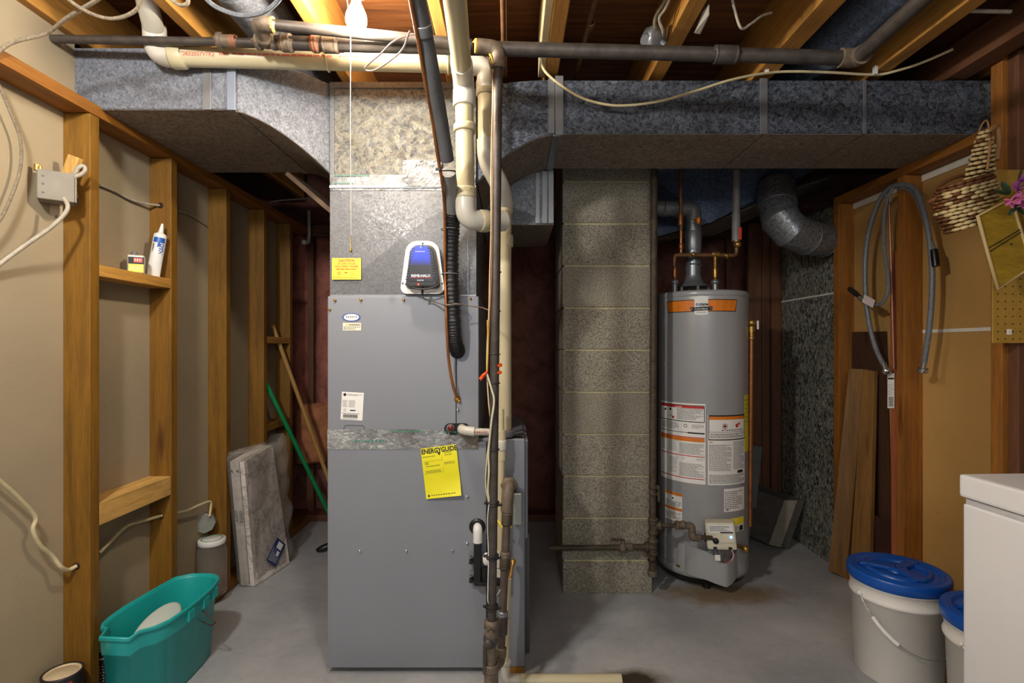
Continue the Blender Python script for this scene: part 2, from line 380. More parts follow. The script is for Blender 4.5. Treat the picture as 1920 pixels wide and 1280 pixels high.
# blocking between studs
for (y0, y1, z0) in ((1.739, 2.104, 1.425), (2.929, 3.229, 1.21)):
    m = MB(); m.box(XW, XS-.001, y0, y1, z0, z0+.038, .002); obj('blocking', m, wood('fresh_pine2', '#cf9a48', 'Y'), wl_)
zb = 1.19-(985-650)*1.74/F
m = MB(); m.box(XW, XS-.001, 1.739, 2.104, zb, zb+.075, .002); obj('blocking', m, WF['Y'], wl_)
m = MB(); m.box(XW, XS-.001, 2.929, 3.229, .715, .753, .002); obj('blocking', m, WL['Y'], wl_)
# back wall with batts of insulation
YB = 3.70
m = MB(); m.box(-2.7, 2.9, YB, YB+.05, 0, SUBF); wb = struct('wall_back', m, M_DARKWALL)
def batt(x0, x1, z0, z1, y, dep, mat, seed, name='insulation_batt'):
    nu = max(6, int((x1-x0)/.035)); nv = max(8, int((z1-z0)/.035)); q = MB()
    def fn(u, v):
        x = x0+(x1-x0)*u; z = z0+(z1-z0)*v
        e = min(1, min(u, 1-u)*6, min(v, 1-v)*14)**.5
        d = noise.noise(V(x*9+seed, z*9, seed))*.028+noise.noise(V(x*26+seed, z*22, 3))*.012
        return V(x+noise.noise(V(z*8, x, seed))*.008, y-dep*e-d*e, z+noise.noise(V(x*8, z, seed))*.008)
    q.grid(fn, nu, nv); return obj(name, q, mat, wb)
batt(-1.56, -1.425, 1.50, 2.0, YB, .12, M_PINK, 1); batt(-1.57, -1.43, .70, 1.49, YB, .10, M_PINK, 2)
batt(-1.75, -1.58, .1, 2.0, YB, .08, M_PINK, 9)
batt(-1.39, -.98, .35, 2.0, YB, .10, M_PINK, 3); batt(-.94, -.76, .02, 1.95, YB, .08, M_PINK, 13); batt(-.72, -.34, .1, 1.95, YB, .07, M_PINK, 4)
batt(-1.50, -1.22, .38, .80, YB-.08, .10, plain('peach_fiberglass', '#b5764f', .9, 0, .3, 16, .9), 5)
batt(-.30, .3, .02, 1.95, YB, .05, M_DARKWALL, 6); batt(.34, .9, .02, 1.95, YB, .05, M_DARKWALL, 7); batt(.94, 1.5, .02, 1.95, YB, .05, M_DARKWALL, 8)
for x in (-1.80, -1.425, -.975, -.76, -.34, .30, .90, 1.50):
    m = MB(); m.box(x, x+.038, YB-.14 if x < -1.5 else YB-.05, YB, 0, 1.95, .002); obj('stud', m, WD['Z'], wb)
m = MB(); m.box(-1.6, 2.0, YB-.10, YB, 1.95, 2.03, .002); obj('top_plate', m, WD['X'], wb)
m = MB(); m.box(-1.6, 2.0, YB-.14, YB, 0, .045, .002); obj('sill_plate', m, WD['X'], wb)
for (px0, px1, Y) in ((508, 541, 3.40),):
    a = P(px0, 0, Y).x; b = P(px1, 0, Y).x
    m = MB(); m.box(a, b, Y, Y+.038, 0, 1.95, .002); obj('stud', m, WL['Z'], wb)
# dark planks standing behind the heater
for (px0, px1, Y, z1) in ((1404, 1428, 3.42, 2.0), (1429, 1446, 3.43, 2.0), (1447, 1470, 3.40, 2.0)):
    m = MB(); m.box(P(px0, 0, Y).x, P(px1, 0, Y).x, Y, Y+.038, .0, z1, .002); obj('stud', m, WD['Z'], wb)
# right wall
XR = 1.715; XD = XR+.083
m = MB(); m.box(XD, XD+.012, 1.3, 2.788, 0, 1.943); m.box(XD, XD+.012, -2.2, 1.3, 0, SUBF); wr = struct('wall_right', m, M_DRYR)
m = MB(); m.box(2.86, 2.9, -2.2, 3.9, 0, SUBF); struct('wall_far_right', m, M_DRYD)
m = MB(); m.box(XR, XD, 1.875, 2.788, 1.943, 1.981, .002); obj('top_plate', m, WR['Y'], wr)
for y in (2.287, 2.746):
    m = MB(); m.box(XR, XD, y, y+.042, .038, 1.942, .002); obj('stud', m, WR['Z'], wr)
m = MB(); m.box(XR, XD, 1.829, 1.873, .038, 2.209, .002); obj('stud', m, WR['Z'], wr)
m = MB(); m.box(XR+.02, 1.96, 1.79, 1.828, .038, 2.209, .002); obj('post', m, WD['Z'], wr)
m = MB(); m.box(XR, XD, -1.5, 2.788, 0, .038, .002); obj('sill_plate', m, WR['Y'], wr)
m = MB(); m.box(XD-.03, XD, -1.5, 1.788, .04, 2.2); obj('wall_paneling', m, wood('brown_panelling', '#5d3a1e', 'Z'), wr)
M_TRIMW = plain('white_joint_tape', '#d9d6cb', .7)
for (y0, y1) in ((1.9, 2.286), (2.331, 2.745)):
    m = MB(); m.box(XD-.006, XD-.001, y0, y1, 1.912, 1.941); obj('white_edge_strip', m, M_TRIMW, wr)
m = MB(); m.box(XD-.003, XD-.0005, 1.875, 2.286, 1.250, 1.264); obj('joint_tape', m, M_TRIMW, wr)
m = MB(); m.box(1.79, 1.80, 1.90, 1.94, 1.985, 2.2); obj('white_edge_strip', m, M_TRIMW, wr)

# ================================================================ chimney of concrete blocks
ch = thing('block_chimney', 'square chimney column of stacked grey concrete blocks between furnace and water heater', 'chimney', (.459, 2.72, 0))
m = MB(); m.box(.252, .666, 2.528, 2.912, 0, 2.40); obj('mortar', m, M_MORTAR, ch)
zz = [.0, .157]+[.167+.2032*i for i in range(12)]
def block(z0, z1, i):
    q = MB(); r = random.Random(i); o = (r.random()-.5)*.004
    q.box(.244+o, .674+o, 2.52+r.random()*.003, 2.92, z0, z1, .005); obj('concrete_block', q, M_BLOCK, ch)
block(0, .152, 0)
for i in range(11): block(.162+.2032*i, .162+.2032*i+.1955, i+1)

# ================================================================ furnace
FY = 1.907
def sheet_box(m, a, b, Y, dep, z0, z1, bev=.004): m.box(a, b, Y, Y+dep, z0, z1, bev)
fx0 = P(615, 0, FY).x; fx1 = P(984, 0, FY).x; fxd = P(912, 0, FY).x
fu = thing('furnace', 'tall grey sheet metal furnace with yellow energy guide tag and foil tape band', 'furnace', (-.3, 2.15, 0))
m = MB(); m.box(fx0+.002, fx1, FY+.022, FY+.60, .02, .853, .004); m.box(fxd+.003, fx1, FY+.004, FY+.06, .02, .853, .004); obj('blower_cabinet', m, M_FURN2, fu)
zt = P(0, 555, FY).z
cx1 = P(897, 0, FY).x
m = MB(); m.box(fx0+.004, cx1, FY+.012, FY+.56, .853, zt-.002, .004); obj('coil_cabinet', m, M_FURN2, fu)
m = MB(); m.box(fx0, P(855, 0, FY).x, FY-.004, FY+.012, .846, zt-.001, .003); obj('coil_access_panel', m, M_FURN, fu)
m = MB(); m.box(P(856.2, 0, FY).x, cx1+.001, FY-.004, FY+.012, .846, zt-.001, .003); obj('coil_side_panel', m, M_FURN, fu)
m = MB(); m.box(fx0, fxd, FY-.006, FY+.022, .022, .843, .004); obj('blower_door', m, M_FURN, fu)
m = MB(); m.box(fx0+.01, fx1, FY+.03, FY+.56, 0, .021); obj('base_pad', m, M_BLACK, fu)
m = MB(); m.box(P(955, 0, FY).x, P(984, 0, FY).x, FY-.0, FY+.04, 0, .019); obj('wood_shim', m, WL['X'], fu)
m = MB(); m.box(fx1-.02, .068, FY+.12, FY+.50, 0, .465, .004); obj('return_air_boot', m, plain('boot_dark_grey', '#53565a', .5, .2), fu)
# bevelled return edge of the side of the blower cabinet
m = MB(); m.box(fx1, fx1+.012, FY+.03, FY+.60, .48, .845, .003); obj('cabinet_side_flange', m, M_FURN2, fu)
# brass sheet screws along coil top and the blower-door screws
def screw(px, py, mat, Y=FY-.004, r=.0045):
    q = MB(); p = P(px, py, Y); q.lathe(p, [(r*.1, .007), (r, .0065), (r*1.15, .003), (r*1.15, 0)], 8, V(0, -1, 0)); q.cyl(p+V(0, 0, -.006), p+V(0, -.003, -.006), r*.6, n=6)
    obj('screw', q, mat, fu)
for (x, y) in ((628.5, 563), (677, 562), (757, 562), (882, 560), (618.5, 580)): screw(x, y, M_BRASS)
for (x, y) in ((675, 1032), (762, 1032), (848, 1031), (876, 1018), (876, 930), (858, 768)): screw(x, y, M_CHROME, FY-.006)
mpF = lambda px, py, Y=FY-.0045: flat(P(px, py, Y), (1, 0, 0), (0, 0, 1))
k = FY/F                                             # metres per pixel on the furnace front
# seam handle slot of the coil panel
m = MB(); mp = mpF(664, 808); pts = []
for i in range(13): a = PI*i/12; pts.append(mp(math.cos(a)*5*k+(15*k if i < 6 else -15*k), math.sin(a)*11*k, .0005))
m.tube(pts, .0007, 6); obj('panel_handle_slot', m, M_INK, fu)
# foil tape band and its printing
m = MB(); y0p, y1p = 842, 805
def foil(mp, w, h, nu, nv, amp, seed):
    q = MB()
    def fn(u, v):
        x = u*w; y = v*h
        d = .0012+amp*(noise.noise(V(x*60+seed, y*90, seed))+.5*noise.noise(V(x*160, y*200, seed)))
        if u in (0, 1): y += noise.noise(V(seed, y*70, 0))*.002
        if v in (0, 1): y += noise.noise(V(x*50, seed, v))*.0012
        return mp(x, y, max(d, .0003))
    q.grid(fn, nu, nv, False); return q
tp = obj('foil_tape', foil(flat(P(614, 842, FY-.0065), (1, 0, 0), (0, 0, 1)), (896-614)*k, 37*k, 70, 9, .0012, 3), M_FOIL, fu, 'crinkled silver foil tape band')
m = MB(); mp = flat(P(614, 842, FY-.0095), (1, 0, 0), (0, 0, 1))
for x in (90, 196):
    for (yy, s) in ((31, '^ o'), (15, '^ o'), (2, '^ o')): text(m, mp, 'A', x*k, yy*k, .010, .0004, .02); ring(m, mp, (x-8)*k, (yy-2)*k, .0015, .0025)
fine(m, mp, 120*k, 30*k, 180*k, 36*k, 1, .0004, .5, 5); fine(m, mp, 50*k, 12*k, 110*k, 18*k, 1, .0004, .5, 6); fine(m, mp, 215*k, 30*k, 270*k, 34*k, 1, .0004, .5, 8)
obj('print', m, M_GREENI, tp, None, False)
# round badge, warning sticker, rating plate
m = MB(); mp = mpF(659, 594.5); disc(m, mp, 0, 0, .0185*1.0, .001, 28, 2.0*.9, .8); bd = obj('oval_badge', m, M_PAPER, fu, 'white oval badge with blue ring', False)
m = MB(); ring(m, mp, 0, 0, .0155, .0185, .0016, 28, 1.8, .8); obj('print', m, M_BLUEI, bd, None, False)
m = MB(); fine(m, mp, -.02, -.004, .02, .004, 1, .002, .7, 3, 0); obj('print', m, M_INKG, bd, None, False)
sticker(fu, 'warning_sticker', mpF(643, 619.5), 34*k, 14.5*k, M_CREAMP, [(M_INK, [(text, ('WARNING', .022, .018, .0085), {'bold': .02}), (fine, (.004, .003, .062, .016, 2)),]), (plain('sign_yellow', '#d8b21c'), [(disc, (.015, .0215, .0045), {'n': 3})])], 'small cream warning sticker')
a = math.radians(-3.2)
mp = flat(P(638.5, 786, FY-.0045), (math.cos(a), 0, math.sin(a)), (-math.sin(a), 0, math.cos(a)))
w, h = 41*k, 52*k
sticker(fu, 'rating_plate', mp, w, h, M_PAPER, [(M_INK, [(disc, (.011, h-.010, .0055)), (fine, (.02, h-.013, .075, h-.006, 2), {'seed': 3}), (fine, (.005, h*.45, .022, h*.72, 7), {'seed': 4}), (fine, (.028, h*.45, .05, h*.72, 7), {'seed': 5}), (fine, (.005, h*.21, .07, h*.26, 1), {'seed': 8}),
    (ring, (.014, h*.345, .0035, .0045)), (rect, (.033, h*.33, .053, h*.37)), (fine, (.005, .002, .06, .006, 1))]+[(rect, (.008+i*.0016, .008, .008+i*.0016+(.0005+.0005*(i*7 % 3)), h*.2)) for i in range(34)])], 'white rating plate with barcode')
# yellow energy guide hanging from under the tape, bent at the bottom
def eg(x, y, d=0):
    u, v = x/(66*k), 1-y/(93*k); a = math.radians(7); X = x*math.cos(a)+y*0; 
    p = P(789, 841, FY-.009)
    xx = x+ (93*k-y)*.115; zz = -(93*k-y)+x*.13
    curl = max(0, v-.62)**1.6*.10*(.35+.65*u)+.004*math.sin(v*4)
    return p+V(xx, -.002-curl-d, zz)
m = MB(); m.grid(lambda u, v: eg(u*66*k, v*93*k), 12, 18); m.grid(lambda u, v: eg(u*66*k, v*93*k, -.0006), 12, 18)
e = obj('energy_guide_tag', m, M_EYEL, fu, 'yellow energy guide sheet hanging below the tape')
m = MB(); W_, H_ = 66*k, 93*k
text(m, eg, 'ENERGYGUIDE', .001, H_-.020, .024, .0006, .035, sx=.80)
for (x0, y0, x1, y1) in ((.004, H_-.048, .072, H_-.0475), (.072, H_-.092, .0727, H_-.036), (.004, H_-.092, .072, H_-.0915), (.012, H_-.066, .062, H_-.0645)): rect(m, eg, x0, y0, x1, y1, .0006, 0, 4)
fine(m, eg, .010, H_-.060, .024, H_-.050, 2, .0006, .6, 9, 0)
m.add([eg(.058, H_-.020, .0006), eg(.070, H_-.020, .0006), eg(.064, H_-.032, .0006)], [(0, 1, 2)])
fine(m, eg, .004, H_-.034, .05, H_-.028, 1, .0006, .4, 3); fine(m, eg, .084, H_-.036, .11, H_-.02, 2, .0006, .4, 4); fine(m, eg, .078, H_-.066, .118, H_-.056, 2, .0006, .4, 5); fine(m, eg, .01, H_-.09, .066, H_-.080, 2, .0006, .4, 6)
fine(m, eg, .02, .008, .11, .014, 1, .0006, .4, 6, 0); rect(m, eg, .008, .006, .014, .014, .0006)
obj('print', m, M_INK, e, None, False)
# drain port plate (dark oval, red plug) and white pvc elbow
m = MB(); mp = mpF(857, 804, FY-.004)
pts = []
for i in range(24): a = 2*PI*i/24; pts.append(mp(math.cos(a)*11*k+(13*k if math.cos(a) > 0 else -13*k), math.sin(a)*11*k, 0))
m.prism(pts, V(0, -.004, 0)); dp = obj('drain_port_plate', m, M_BLACK, fu)
m = MB(); m.lathe(P(845, 802, FY-.008), [(.012, 0), (.015, .006), (.012, .010), (.0, .010)], 20, V(0, -1, 0)); obj('port_ring', m, M_INKG, dp)
m = MB(); m.lathe(P(845, 802, FY-.016), [(.0105, 0), (.0105, .005), (0, .006)], 16, V(0, -1, 0)); obj('port_plug', m, plain('red_plug', '#6e1a18', .4), dp, 'dark red plug')
m = MB(); m.lathe(P(895, 987, FY-.006), [(.0, .006), (.021, .006), (.0285, .004), (.030, 0)], 24, V(0, -1, 0)); obj('flue_grommet', m, M_BLACK, fu)
m = MB(); m.lathe(P(956, 912, FY+.003), [(.0, .006), (.018, .006), (.026, .004), (.0265, 0)], 24, V(0, -1, 0)); obj('gas_line_grommet', m, M_BLACK, fu)
# junction cover plate
m = MB(); q = P(962, 981, FY); r = P(978, 922, FY); m.box(q.x, r.x, FY-.018, FY+.002, q.z, r.z, .004); jp = obj('switch_cover', m, plain('galv_cover', '#a3a79f', .35, .5), fu, 'pale metal cover plate')
# ================================================================ plenum with transition
pl = thing('supply_plenum', 'upright galvanized supply plenum with foil tape and yellow caution sticker on top of furnace', 'air duct', (-.4, 2.2, 1.38))
PX0, PX1, PY = P(620, 0, 1.92).x, P(893, 0, 1.92).x, 1.922
zc = P(0, 345, PY).z; ztp = P(0, 155, PY).z
m = MB(); m.box(PX0, PX1, PY, PY+.53, zc, ztp, .003); obj('plenum_box', m, G_BIG, pl)
m = MB(); m.box(PX0-.003, PX1+.002, PY-.006, PY+.0, ztp-.022, ztp, .001); m.box(PX0-.003, PX0+.014, PY-.004, PY-.0, zc, ztp-.022, .001); obj('flange', m, G_BR, pl)
# coil transition: four triangular facets pressed in a cross break
m = MB(); y = PY-.006; zb0 = zt; zc0 = zc+.004; xm = P(757, 0, PY).x; zm = P(0, 446, PY).z
A, B, C_, D, E = V(PX0-.001, y, zb0), V(P(838, 0, PY).x+.10, y, zb0), V(PX1+.0, y, zc0-.012), V(PX0-.001, y, zc0-.012), V(xm, y-.014, zm)
B = V(PX1, y, zb0)
m.add([A, B, C_, D, E], [(0, 1, 4), (1, 2, 4), (2, 3, 4), (3, 0, 4)]); m.box(PX0, PX1, y+.002, PY+.53, zb0, zc0-.012)
tr = obj('transition_section', m, G_BR, pl)
m = MB(); m.box(PX0, PX1, y-.004, y+.002, zb0, zb0+.006); m.box(PX0-.002, PX1, y-.006, y, zc0-.022, zc0-.012, .001); m.box(P(877, 0, PY).x, P(878.5, 0, PY).x, y-.003, y, zb0, zm); obj('drive_cleat', m, G_PL, pl)
tp = obj('foil_tape', foil(flat(P(619, 357, PY-.008), (1, 0, 0), (0, 0, 1)), (890-619)*PY/F, 29*PY/F, 70, 8, .0015, 8), M_FOIL, pl, 'shiny foil tape round the plenum seam')
m = MB(); mp = flat(P(622, 355, PY-.0115), (1, 0, 0), (0, 0, 1)); kk = PY/F
fine(m, mp, .01, 24*kk, .14, 27*kk, 1, .0004, .6, 11); fine(m, mp, .01, 10*kk, .08, 13*kk, 1, .0004, .6, 12)
for x in (8, 32, 150): text(m, mp, 'A', x*kk, 3*kk, .010, .0004, .02)
obj('print', m, M_GREENI, tp, None, False)
obj('foil_patch', foil(flat(P(755, 350, PY-.014), (1, 0, .0), (0, 0, 1)), 72*kk, 50*kk, 26, 20, .004, 21), M_FOIL, pl, 'bright crumpled foil patch')
# caution sticker
w, h = 54*kk, 40*kk
mp = flat(P(622.5, 524, PY-.0165), (1, 0, 0), (0, 0, 1))
sticker(pl, 'caution_sticker', mp, w, h, M_YEL, [(M_RED, [(text, ('CAUTION', w/2, h-.0135, .0125), {'bold': .03, 'align': 'CENTER', 'sx': 1.05}), (text, ('UV LIGHT IN USE', w/2, h-.0235, .0085), {'bold': .02, 'align': 'CENTER'}),
    (text, ('DISCONNECT POWER', w/2, h-.0335, .0085), {'bold': .02, 'align': 'CENTER', 'sx': 1.0}), (text, ('BEFORE SERVICING', w/2, h-.0435, .0085), {'bold': .02, 'align': 'CENTER', 'sx': 1.0}),
    (ring, (.026, .023, .003, .0048))]+[(rect, (.026+math.cos(a)*.0072-.0008, .023+math.sin(a)*.0072-.0008, .026+math.cos(a)*.0072+.0008, .023+math.sin(a)*.0072+.0008)) for a in [i*PI/4 for i in range(8)]]
    +[(rect, (.046, .023, .056, .0265)), (rect, (.068, .018, .0685, .028)), (rect, (.068, .018, .082, .0185)), (rect, (.082, .018, .0825, .028)), (rect, (.0745, .019, .0752, .028)), (fine, (.004, .004, .09, .008, 1)), (fine, (.004, .009, .03, .012, 1))])], 'yellow CAUTION UV light sticker', y0=0)

# ================================================================ trunk ducts
ZD0, ZD1 = 1.984, 2.187
def cleat(name, px0, px1, Y, z0, z1, th, par, mat=None):
    q = MB(); q.box(P(px0, 0, Y).x, P(px1, 0, Y).x, Y-th, Y, z0, z1, .0012); return obj(name, q, mat or G_PL, par)
def curved(xa, xb, ya, yb, dpa, dpb, f0, f1, n=14):
    """duct fitting whose bottom follows f0(t), top f1(t), front depth ya..yb"""
    q = MB(); vs = []
    for i in range(n+1):
        t = i/n; x = xa+(xb-xa)*t; y0 = ya+(yb-ya)*t; y1 = dpa+(dpb-dpa)*t
        vs += [V(x, y0, f0(t)), V(x, y1, f0(t)), V(x, y1, f1(t)), V(x, y0, f1(t))]
    fs = []
    for i in range(n):
        for j in range(4): fs.append((i*4+j, i*4+(j+1) % 4, i*4+4+(j+1) % 4, i*4+4+j))
    return q.add(vs, fs+[(3, 2, 1, 0), (n*4, n*4+1, n*4+2, n*4+3)])
dl = thing('supply_trunk_duct', 'wide flat galvanized duct running out through the drywall above the left studs', 'air duct', (-1.4, 2.0, ZD0))
YL = 1.745; xl = P(434, 0, YL).x
m = MB(); m.box(-2.6, xl, YL, 2.38, ZD0, ZD1, .002); obj('duct_section', m, G_SM, dl)
bot = lambda t: ZD0-(ZD0-1.826)*(t**1.75)
top = lambda t: ZD1-.03*t*t
obj('takeoff_elbow', curved(xl+.001, PX0-.001, YL, PY+.012, 2.385, 2.40, bot, top), G_SM, dl)
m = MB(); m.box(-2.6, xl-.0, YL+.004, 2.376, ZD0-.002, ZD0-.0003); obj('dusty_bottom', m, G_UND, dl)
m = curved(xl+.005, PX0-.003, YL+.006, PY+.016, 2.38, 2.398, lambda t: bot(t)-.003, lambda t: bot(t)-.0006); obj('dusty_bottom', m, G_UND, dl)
cleat('drive_cleat', 381, 397, YL-.0005, ZD0-.004, ZD1, .004, dl); cleat('drive_cleat', 427, 443, YL-.0005, ZD0-.006, ZD1+.01, .006, dl, plain('bluish_strip', '#8c96a8', .4, .5))
m = MB(); m.box(xl-.012, xl+.012, YL, 2.38, ZD0-.007, ZD0-.002, .001); obj('drive_cleat', m, G_UND, dl)
# second lower piece of the takeoff throat seen under the elbow
m = MB(); m.add([P(534, 326, 2.02), P(560, 323, 2.02), P(619, 372, 1.99), P(619, 402, 2.03), P(534, 326, 2.06)], [(0, 1, 2, 3, 4)])
m = MB(); a_ = P(534, 327, 2.10); b_ = P(619, 400, 2.0); c_ = P(619, 375, 2.38); d_ = P(560, 325, 2.36)
m.prism([a_, b_, b_+V(0, .3, .02), a_+V(0, .28, .02)], V(.012, 0, .012)); obj('throat_plate', m, plain('brown_dusty_metal', '#6d5a4a', .6, .3), dl)
dr = thing('supply_trunk_duct', 'wide flat galvanized duct crossing above chimney and heater to the right stud wall', 'air duct', (1.0, 2.1, ZD0))
YR = 1.947; x0 = P(1045, 0, YR).x; xs = [x0, P(1432, 0, YR).x, P(1621, 0, YR).x, 1.86]
for a, b in zip(xs, xs[1:]):
    m = MB(); m.box(a+.0008, b-.0008, YR, 2.325, ZD0, ZD1-.005, .002); s_ = obj('duct_section', m, G_DK, dr)
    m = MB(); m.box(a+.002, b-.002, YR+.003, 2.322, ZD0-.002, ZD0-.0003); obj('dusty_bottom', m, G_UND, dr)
botr = lambda t: ZD0-(ZD0-1.80)*((1-t)**1.75)
obj('takeoff_elbow', curved(PX1+.001, x0-.001, PY+.012, YR, 2.40, 2.325, botr, lambda t: ZD1-.005-.035*(1-t)**2), G_DK, dr)
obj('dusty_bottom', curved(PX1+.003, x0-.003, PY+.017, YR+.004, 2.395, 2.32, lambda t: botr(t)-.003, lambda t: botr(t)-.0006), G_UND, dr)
cleat('drive_cleat', 1028, 1040, YR-.002, ZD0+.0, ZD1, .004, dr); cleat('drive_cleat', 1041, 1056, YR-.002, ZD0-.008, ZD1+.008, .008, dr); cleat('drive_cleat', 1424, 1438, YR-.001, ZD0-.004, ZD1, .006, dr, G_PL); cleat('drive_cleat', 1618, 1624, YR-.001, ZD0-.002, ZD1-.004, .003, dr, G_PL)
m = MB(); m.box(x0-.016, x0+.012, YR, 2.325, ZD0-.009, ZD0-.002, .001); obj('drive_cleat', m, G_PL, dr)
# small branch box under the right-hand elbow
br = thing('branch_duct', 'short square galvanized branch duct tucked under the elbow left of the chimney', 'air duct', (.05, 2.4, 1.7))
m = MB(); Yb = 2.34; m.prism([P(905, 345, Yb), P(1038, 312, Yb), P(1038, 419, Yb), P(905, 419, Yb)], V(0, .55, 0)); obj('duct_section', m, galv('galv_branch', 150, '#596069', '#8a9097', .45, .5), br)
m = MB(); a = P(950, 419, Yb-.001); b = P(1004, 406, Yb-.001)
m.add([P(950, 384, Yb-.001), P(1003, 406, Yb-.001), P(1003, 418, Yb-.001), P(950, 418, Yb-.001)], [(0, 1, 2, 3)]); obj('brace_panel', m, G_SM, br)
for (p0, p1) in ((1004, 1012), (1016, 1026), (1028, 1038)): cleat('drive_cleat', p0, p1, Yb, P(0, 419, Yb).z, P(0, 318+(1038-p1)*.25, Yb).z, .006, br)
m = MB(); m.box(P(905, 0, Yb).x, P(1038, 0, Yb).x, Yb+.0, Yb+.5, P(0, 419, Yb).z-.006, P(0, 419, Yb).z-.0005); obj('dusty_bottom', m, G_UND, br)
# galvanized return drop against the right wall, and the cross duct behind the heater
rd = thing('return_duct_drop', 'tall mottled galvanized return duct panel standing on the floor right of the heater', 'air duct', (1.80, 2.95, 0))
m = MB(); m.box(1.745, 2.05, 2.81, 3.38, 0, 1.96, .003); obj('duct_panel', m, G_MT, rd)
zs = P(0, 549, 3.1).z
m = MB(); m.box(1.740, 1.7448, 2.82, 3.38, 1.475, 1.486, .001); obj('seam_strip', m, M_TRIMW, rd)
cd = thing('return_cross_duct', 'bluish galvanized cross duct sloping behind the water heater pipes', 'air duct', (1.2, 3.1, 2.0))
m = MB()
m.prism([P(1205, 316, 2.95), P(1250, 316, 2.95), P(1530, 316, 2.85), P(1480, 352, 2.85), P(1330, 418, 2.95), P(1205, 450, 2.95)], V(0, .35, 0)); obj('duct_section', m, galv('galv_blue', 150, '#3e4a5c', '#6c7c94', .45, .5), cd)
m = MB(); m.prism([P(1205, 452, 2.96), P(1330, 420, 2.96), P(1480, 354, 2.86), P(1560, 330, 2.86), P(1560, 352, 3.3), P(1480, 380, 3.3), P(1340, 440, 3.3)], V(0, .02, 0)); obj('duct_underside', m, G_UND, cd)
# round sheet-metal elbow
el = thing('round_duct_elbow', 'round galvanized adjustable elbow below the cross duct beside the mottled return duct', 'air duct', P(1470, 420, 2.75))
path = [P(1455, 350, 2.86), P(1457, 388, 2.80), P(1463, 412, 2.76), P(1482, 432, 2.74), P(1512, 445, 2.78), P(1545, 450, 2.84)]
R_ = .098
tg = [(path[min(i+1, 5)]-path[max(i-1, 0)]).normalized() for i in range(6)]
uu = [V(0, 1, 0) for _ in range(6)]
def ring_at(i, r):
    d = tg[i]; u = (uu[i]-d*uu[i].dot(d)).normalized(); w = d.cross(u)
    return [path[i]+(u*math.cos(2*PI*k/32)+w*math.sin(2*PI*k/32))*r for k in range(32)]
for i in range(5):
    r0, r1 = ring_at(i, R_*(1-.02*i)), ring_at(i+1, R_*(.98-.02*i)); m = MB(); m.add(r0+r1, [(k, (k+1) % 32, 32+(k+1) % 32, 32+k) for k in range(32)], True)
    g = obj('elbow_gore', m, galv('galv_elbow', 100, '#666c74', '#a3a8ad', .38, .5), el)
    m = MB(); m.tube(ring_at(i+1, R_*(.985-.02*i)), .003, 6, closed=True); obj('crimped_bead', m, G_PL, g)

# round ducts between the joists
def round_duct(label, x, y0, y1, z, r, mat, loc):
    t = thing('round_duct', label, 'air duct', loc)
    m = MB(); n = 3; L = (y1-y0)/n
    for i in range(n):
        q = MB(); q.tube([V(x, y0+i*L, z), V(x, y0+(i+1)*L-.004, z)], [r, r*.985], 32, False); g = obj('pipe_section', q, mat, t)
        q = MB(); q.tube([V(x, y0+i*L+.02, z), V(x, y0+i*L+.028, z), V(x, y0+i*L+.036, z)], [r, r*1.03, r], 32, False); obj('crimped_bead', q, mat, g)
round_duct('pale round galvanized duct between the joists above the cream PVC pipe', -.835, .2, 2.2, 2.30, .085, G_SM, (-.835, 1.5, 2.3))
round_duct('bluish round galvanized duct between the joists at the upper right', 1.165, .2, 2.2, 2.295, .085, galv('galv_blue2', 150, '#4a5a70', '#8494ac', .45, .5), (1.165, 1.5, 2.295))
# ================================================================ air purifier on the transition
ap = thing('air_purifier', 'blue and black trapezoid air purifier on a white plate on the plenum front', 'air purifier', P(793, 505, 1.90))
YA = PY-.038; kk = YA/F
def trap_shape(cx, cy, wt, wb, h, rt, rb, n=7):
    """rounded trapezoid in picture pixels round (cx, cy); narrow top"""
    pts = []
    cs = [(-wt/2+rt*.6, h/2-rt, rt, 90, 180), (-wb/2+rb*1.1, -h/2+rb, rb, 180, 270), (wb/2-rb*1.1, -h/2+rb, rb, 270, 360), (wt/2-rt*.6, h/2-rt, rt, 0, 90)]
    for (x, y, r, a0, a1) in cs:
        for i in range(n+1):
            a = math.radians(a0+(a1-a0)*i/n); pts.append((cx+x+math.cos(a)*r, cy-(y+math.sin(a)*r)))
    return pts
m = MB(); m.prism([P(x, y, YA) for x, y in trap_shape(792, 501, 46, 84, 99, 23, 12)], V(0, .016, 0)); pt = obj('mounting_plate', m, M_WHITE, ap, 'white mounting plate')
for (x, y) in ((792.5, 456), (755, 531), (829, 531)):
    m = MB(); m.lathe(P(x, y, YA), [(.004, 0), (.003, .002), (0, .0024)], 8, V(0, -1, 0)); obj('screw', m, M_INKG, pt)
m = MB()
outer = [P(x, y, YA-.001) for x, y in trap_shape(793, 500, 37, 66, 82, 17, 7)]; inner = [P(x, y, YA-.045) for x, y in trap_shape(789.5, 499, 32, 58, 72, 15, 6)]
n = len(outer); m.add(outer+inner, [(i, (i+1) % n, n+(i+1) % n, n+i) for i in range(n)]+[tuple(range(n, 2*n))]); hs = obj('housing', m, M_BLACK, ap)
t = NT('blue_lens'); g = t.n('ShaderNodeSeparateXYZ'); t.co(); t.l(t.tc.outputs['Generated'], g.inputs[0])
t.l(t.ramp(g.outputs[2], [(.42, lin('#2b2c31')), (.62, lin('#2535a0')), (.9, lin('#2f45d0'))]), t.b.inputs['Base Color']); t.l(t.ramp(g.outputs[2], [(.45, (0, 0, 0)), (.7, (.02, .04, .5)), (.9, (.02, .03, .35))]), t.b.inputs['Emission Color'])
t.b.inputs['Emission Strength'].default_value = .5; t.b.inputs['Roughness'].default_value = .25
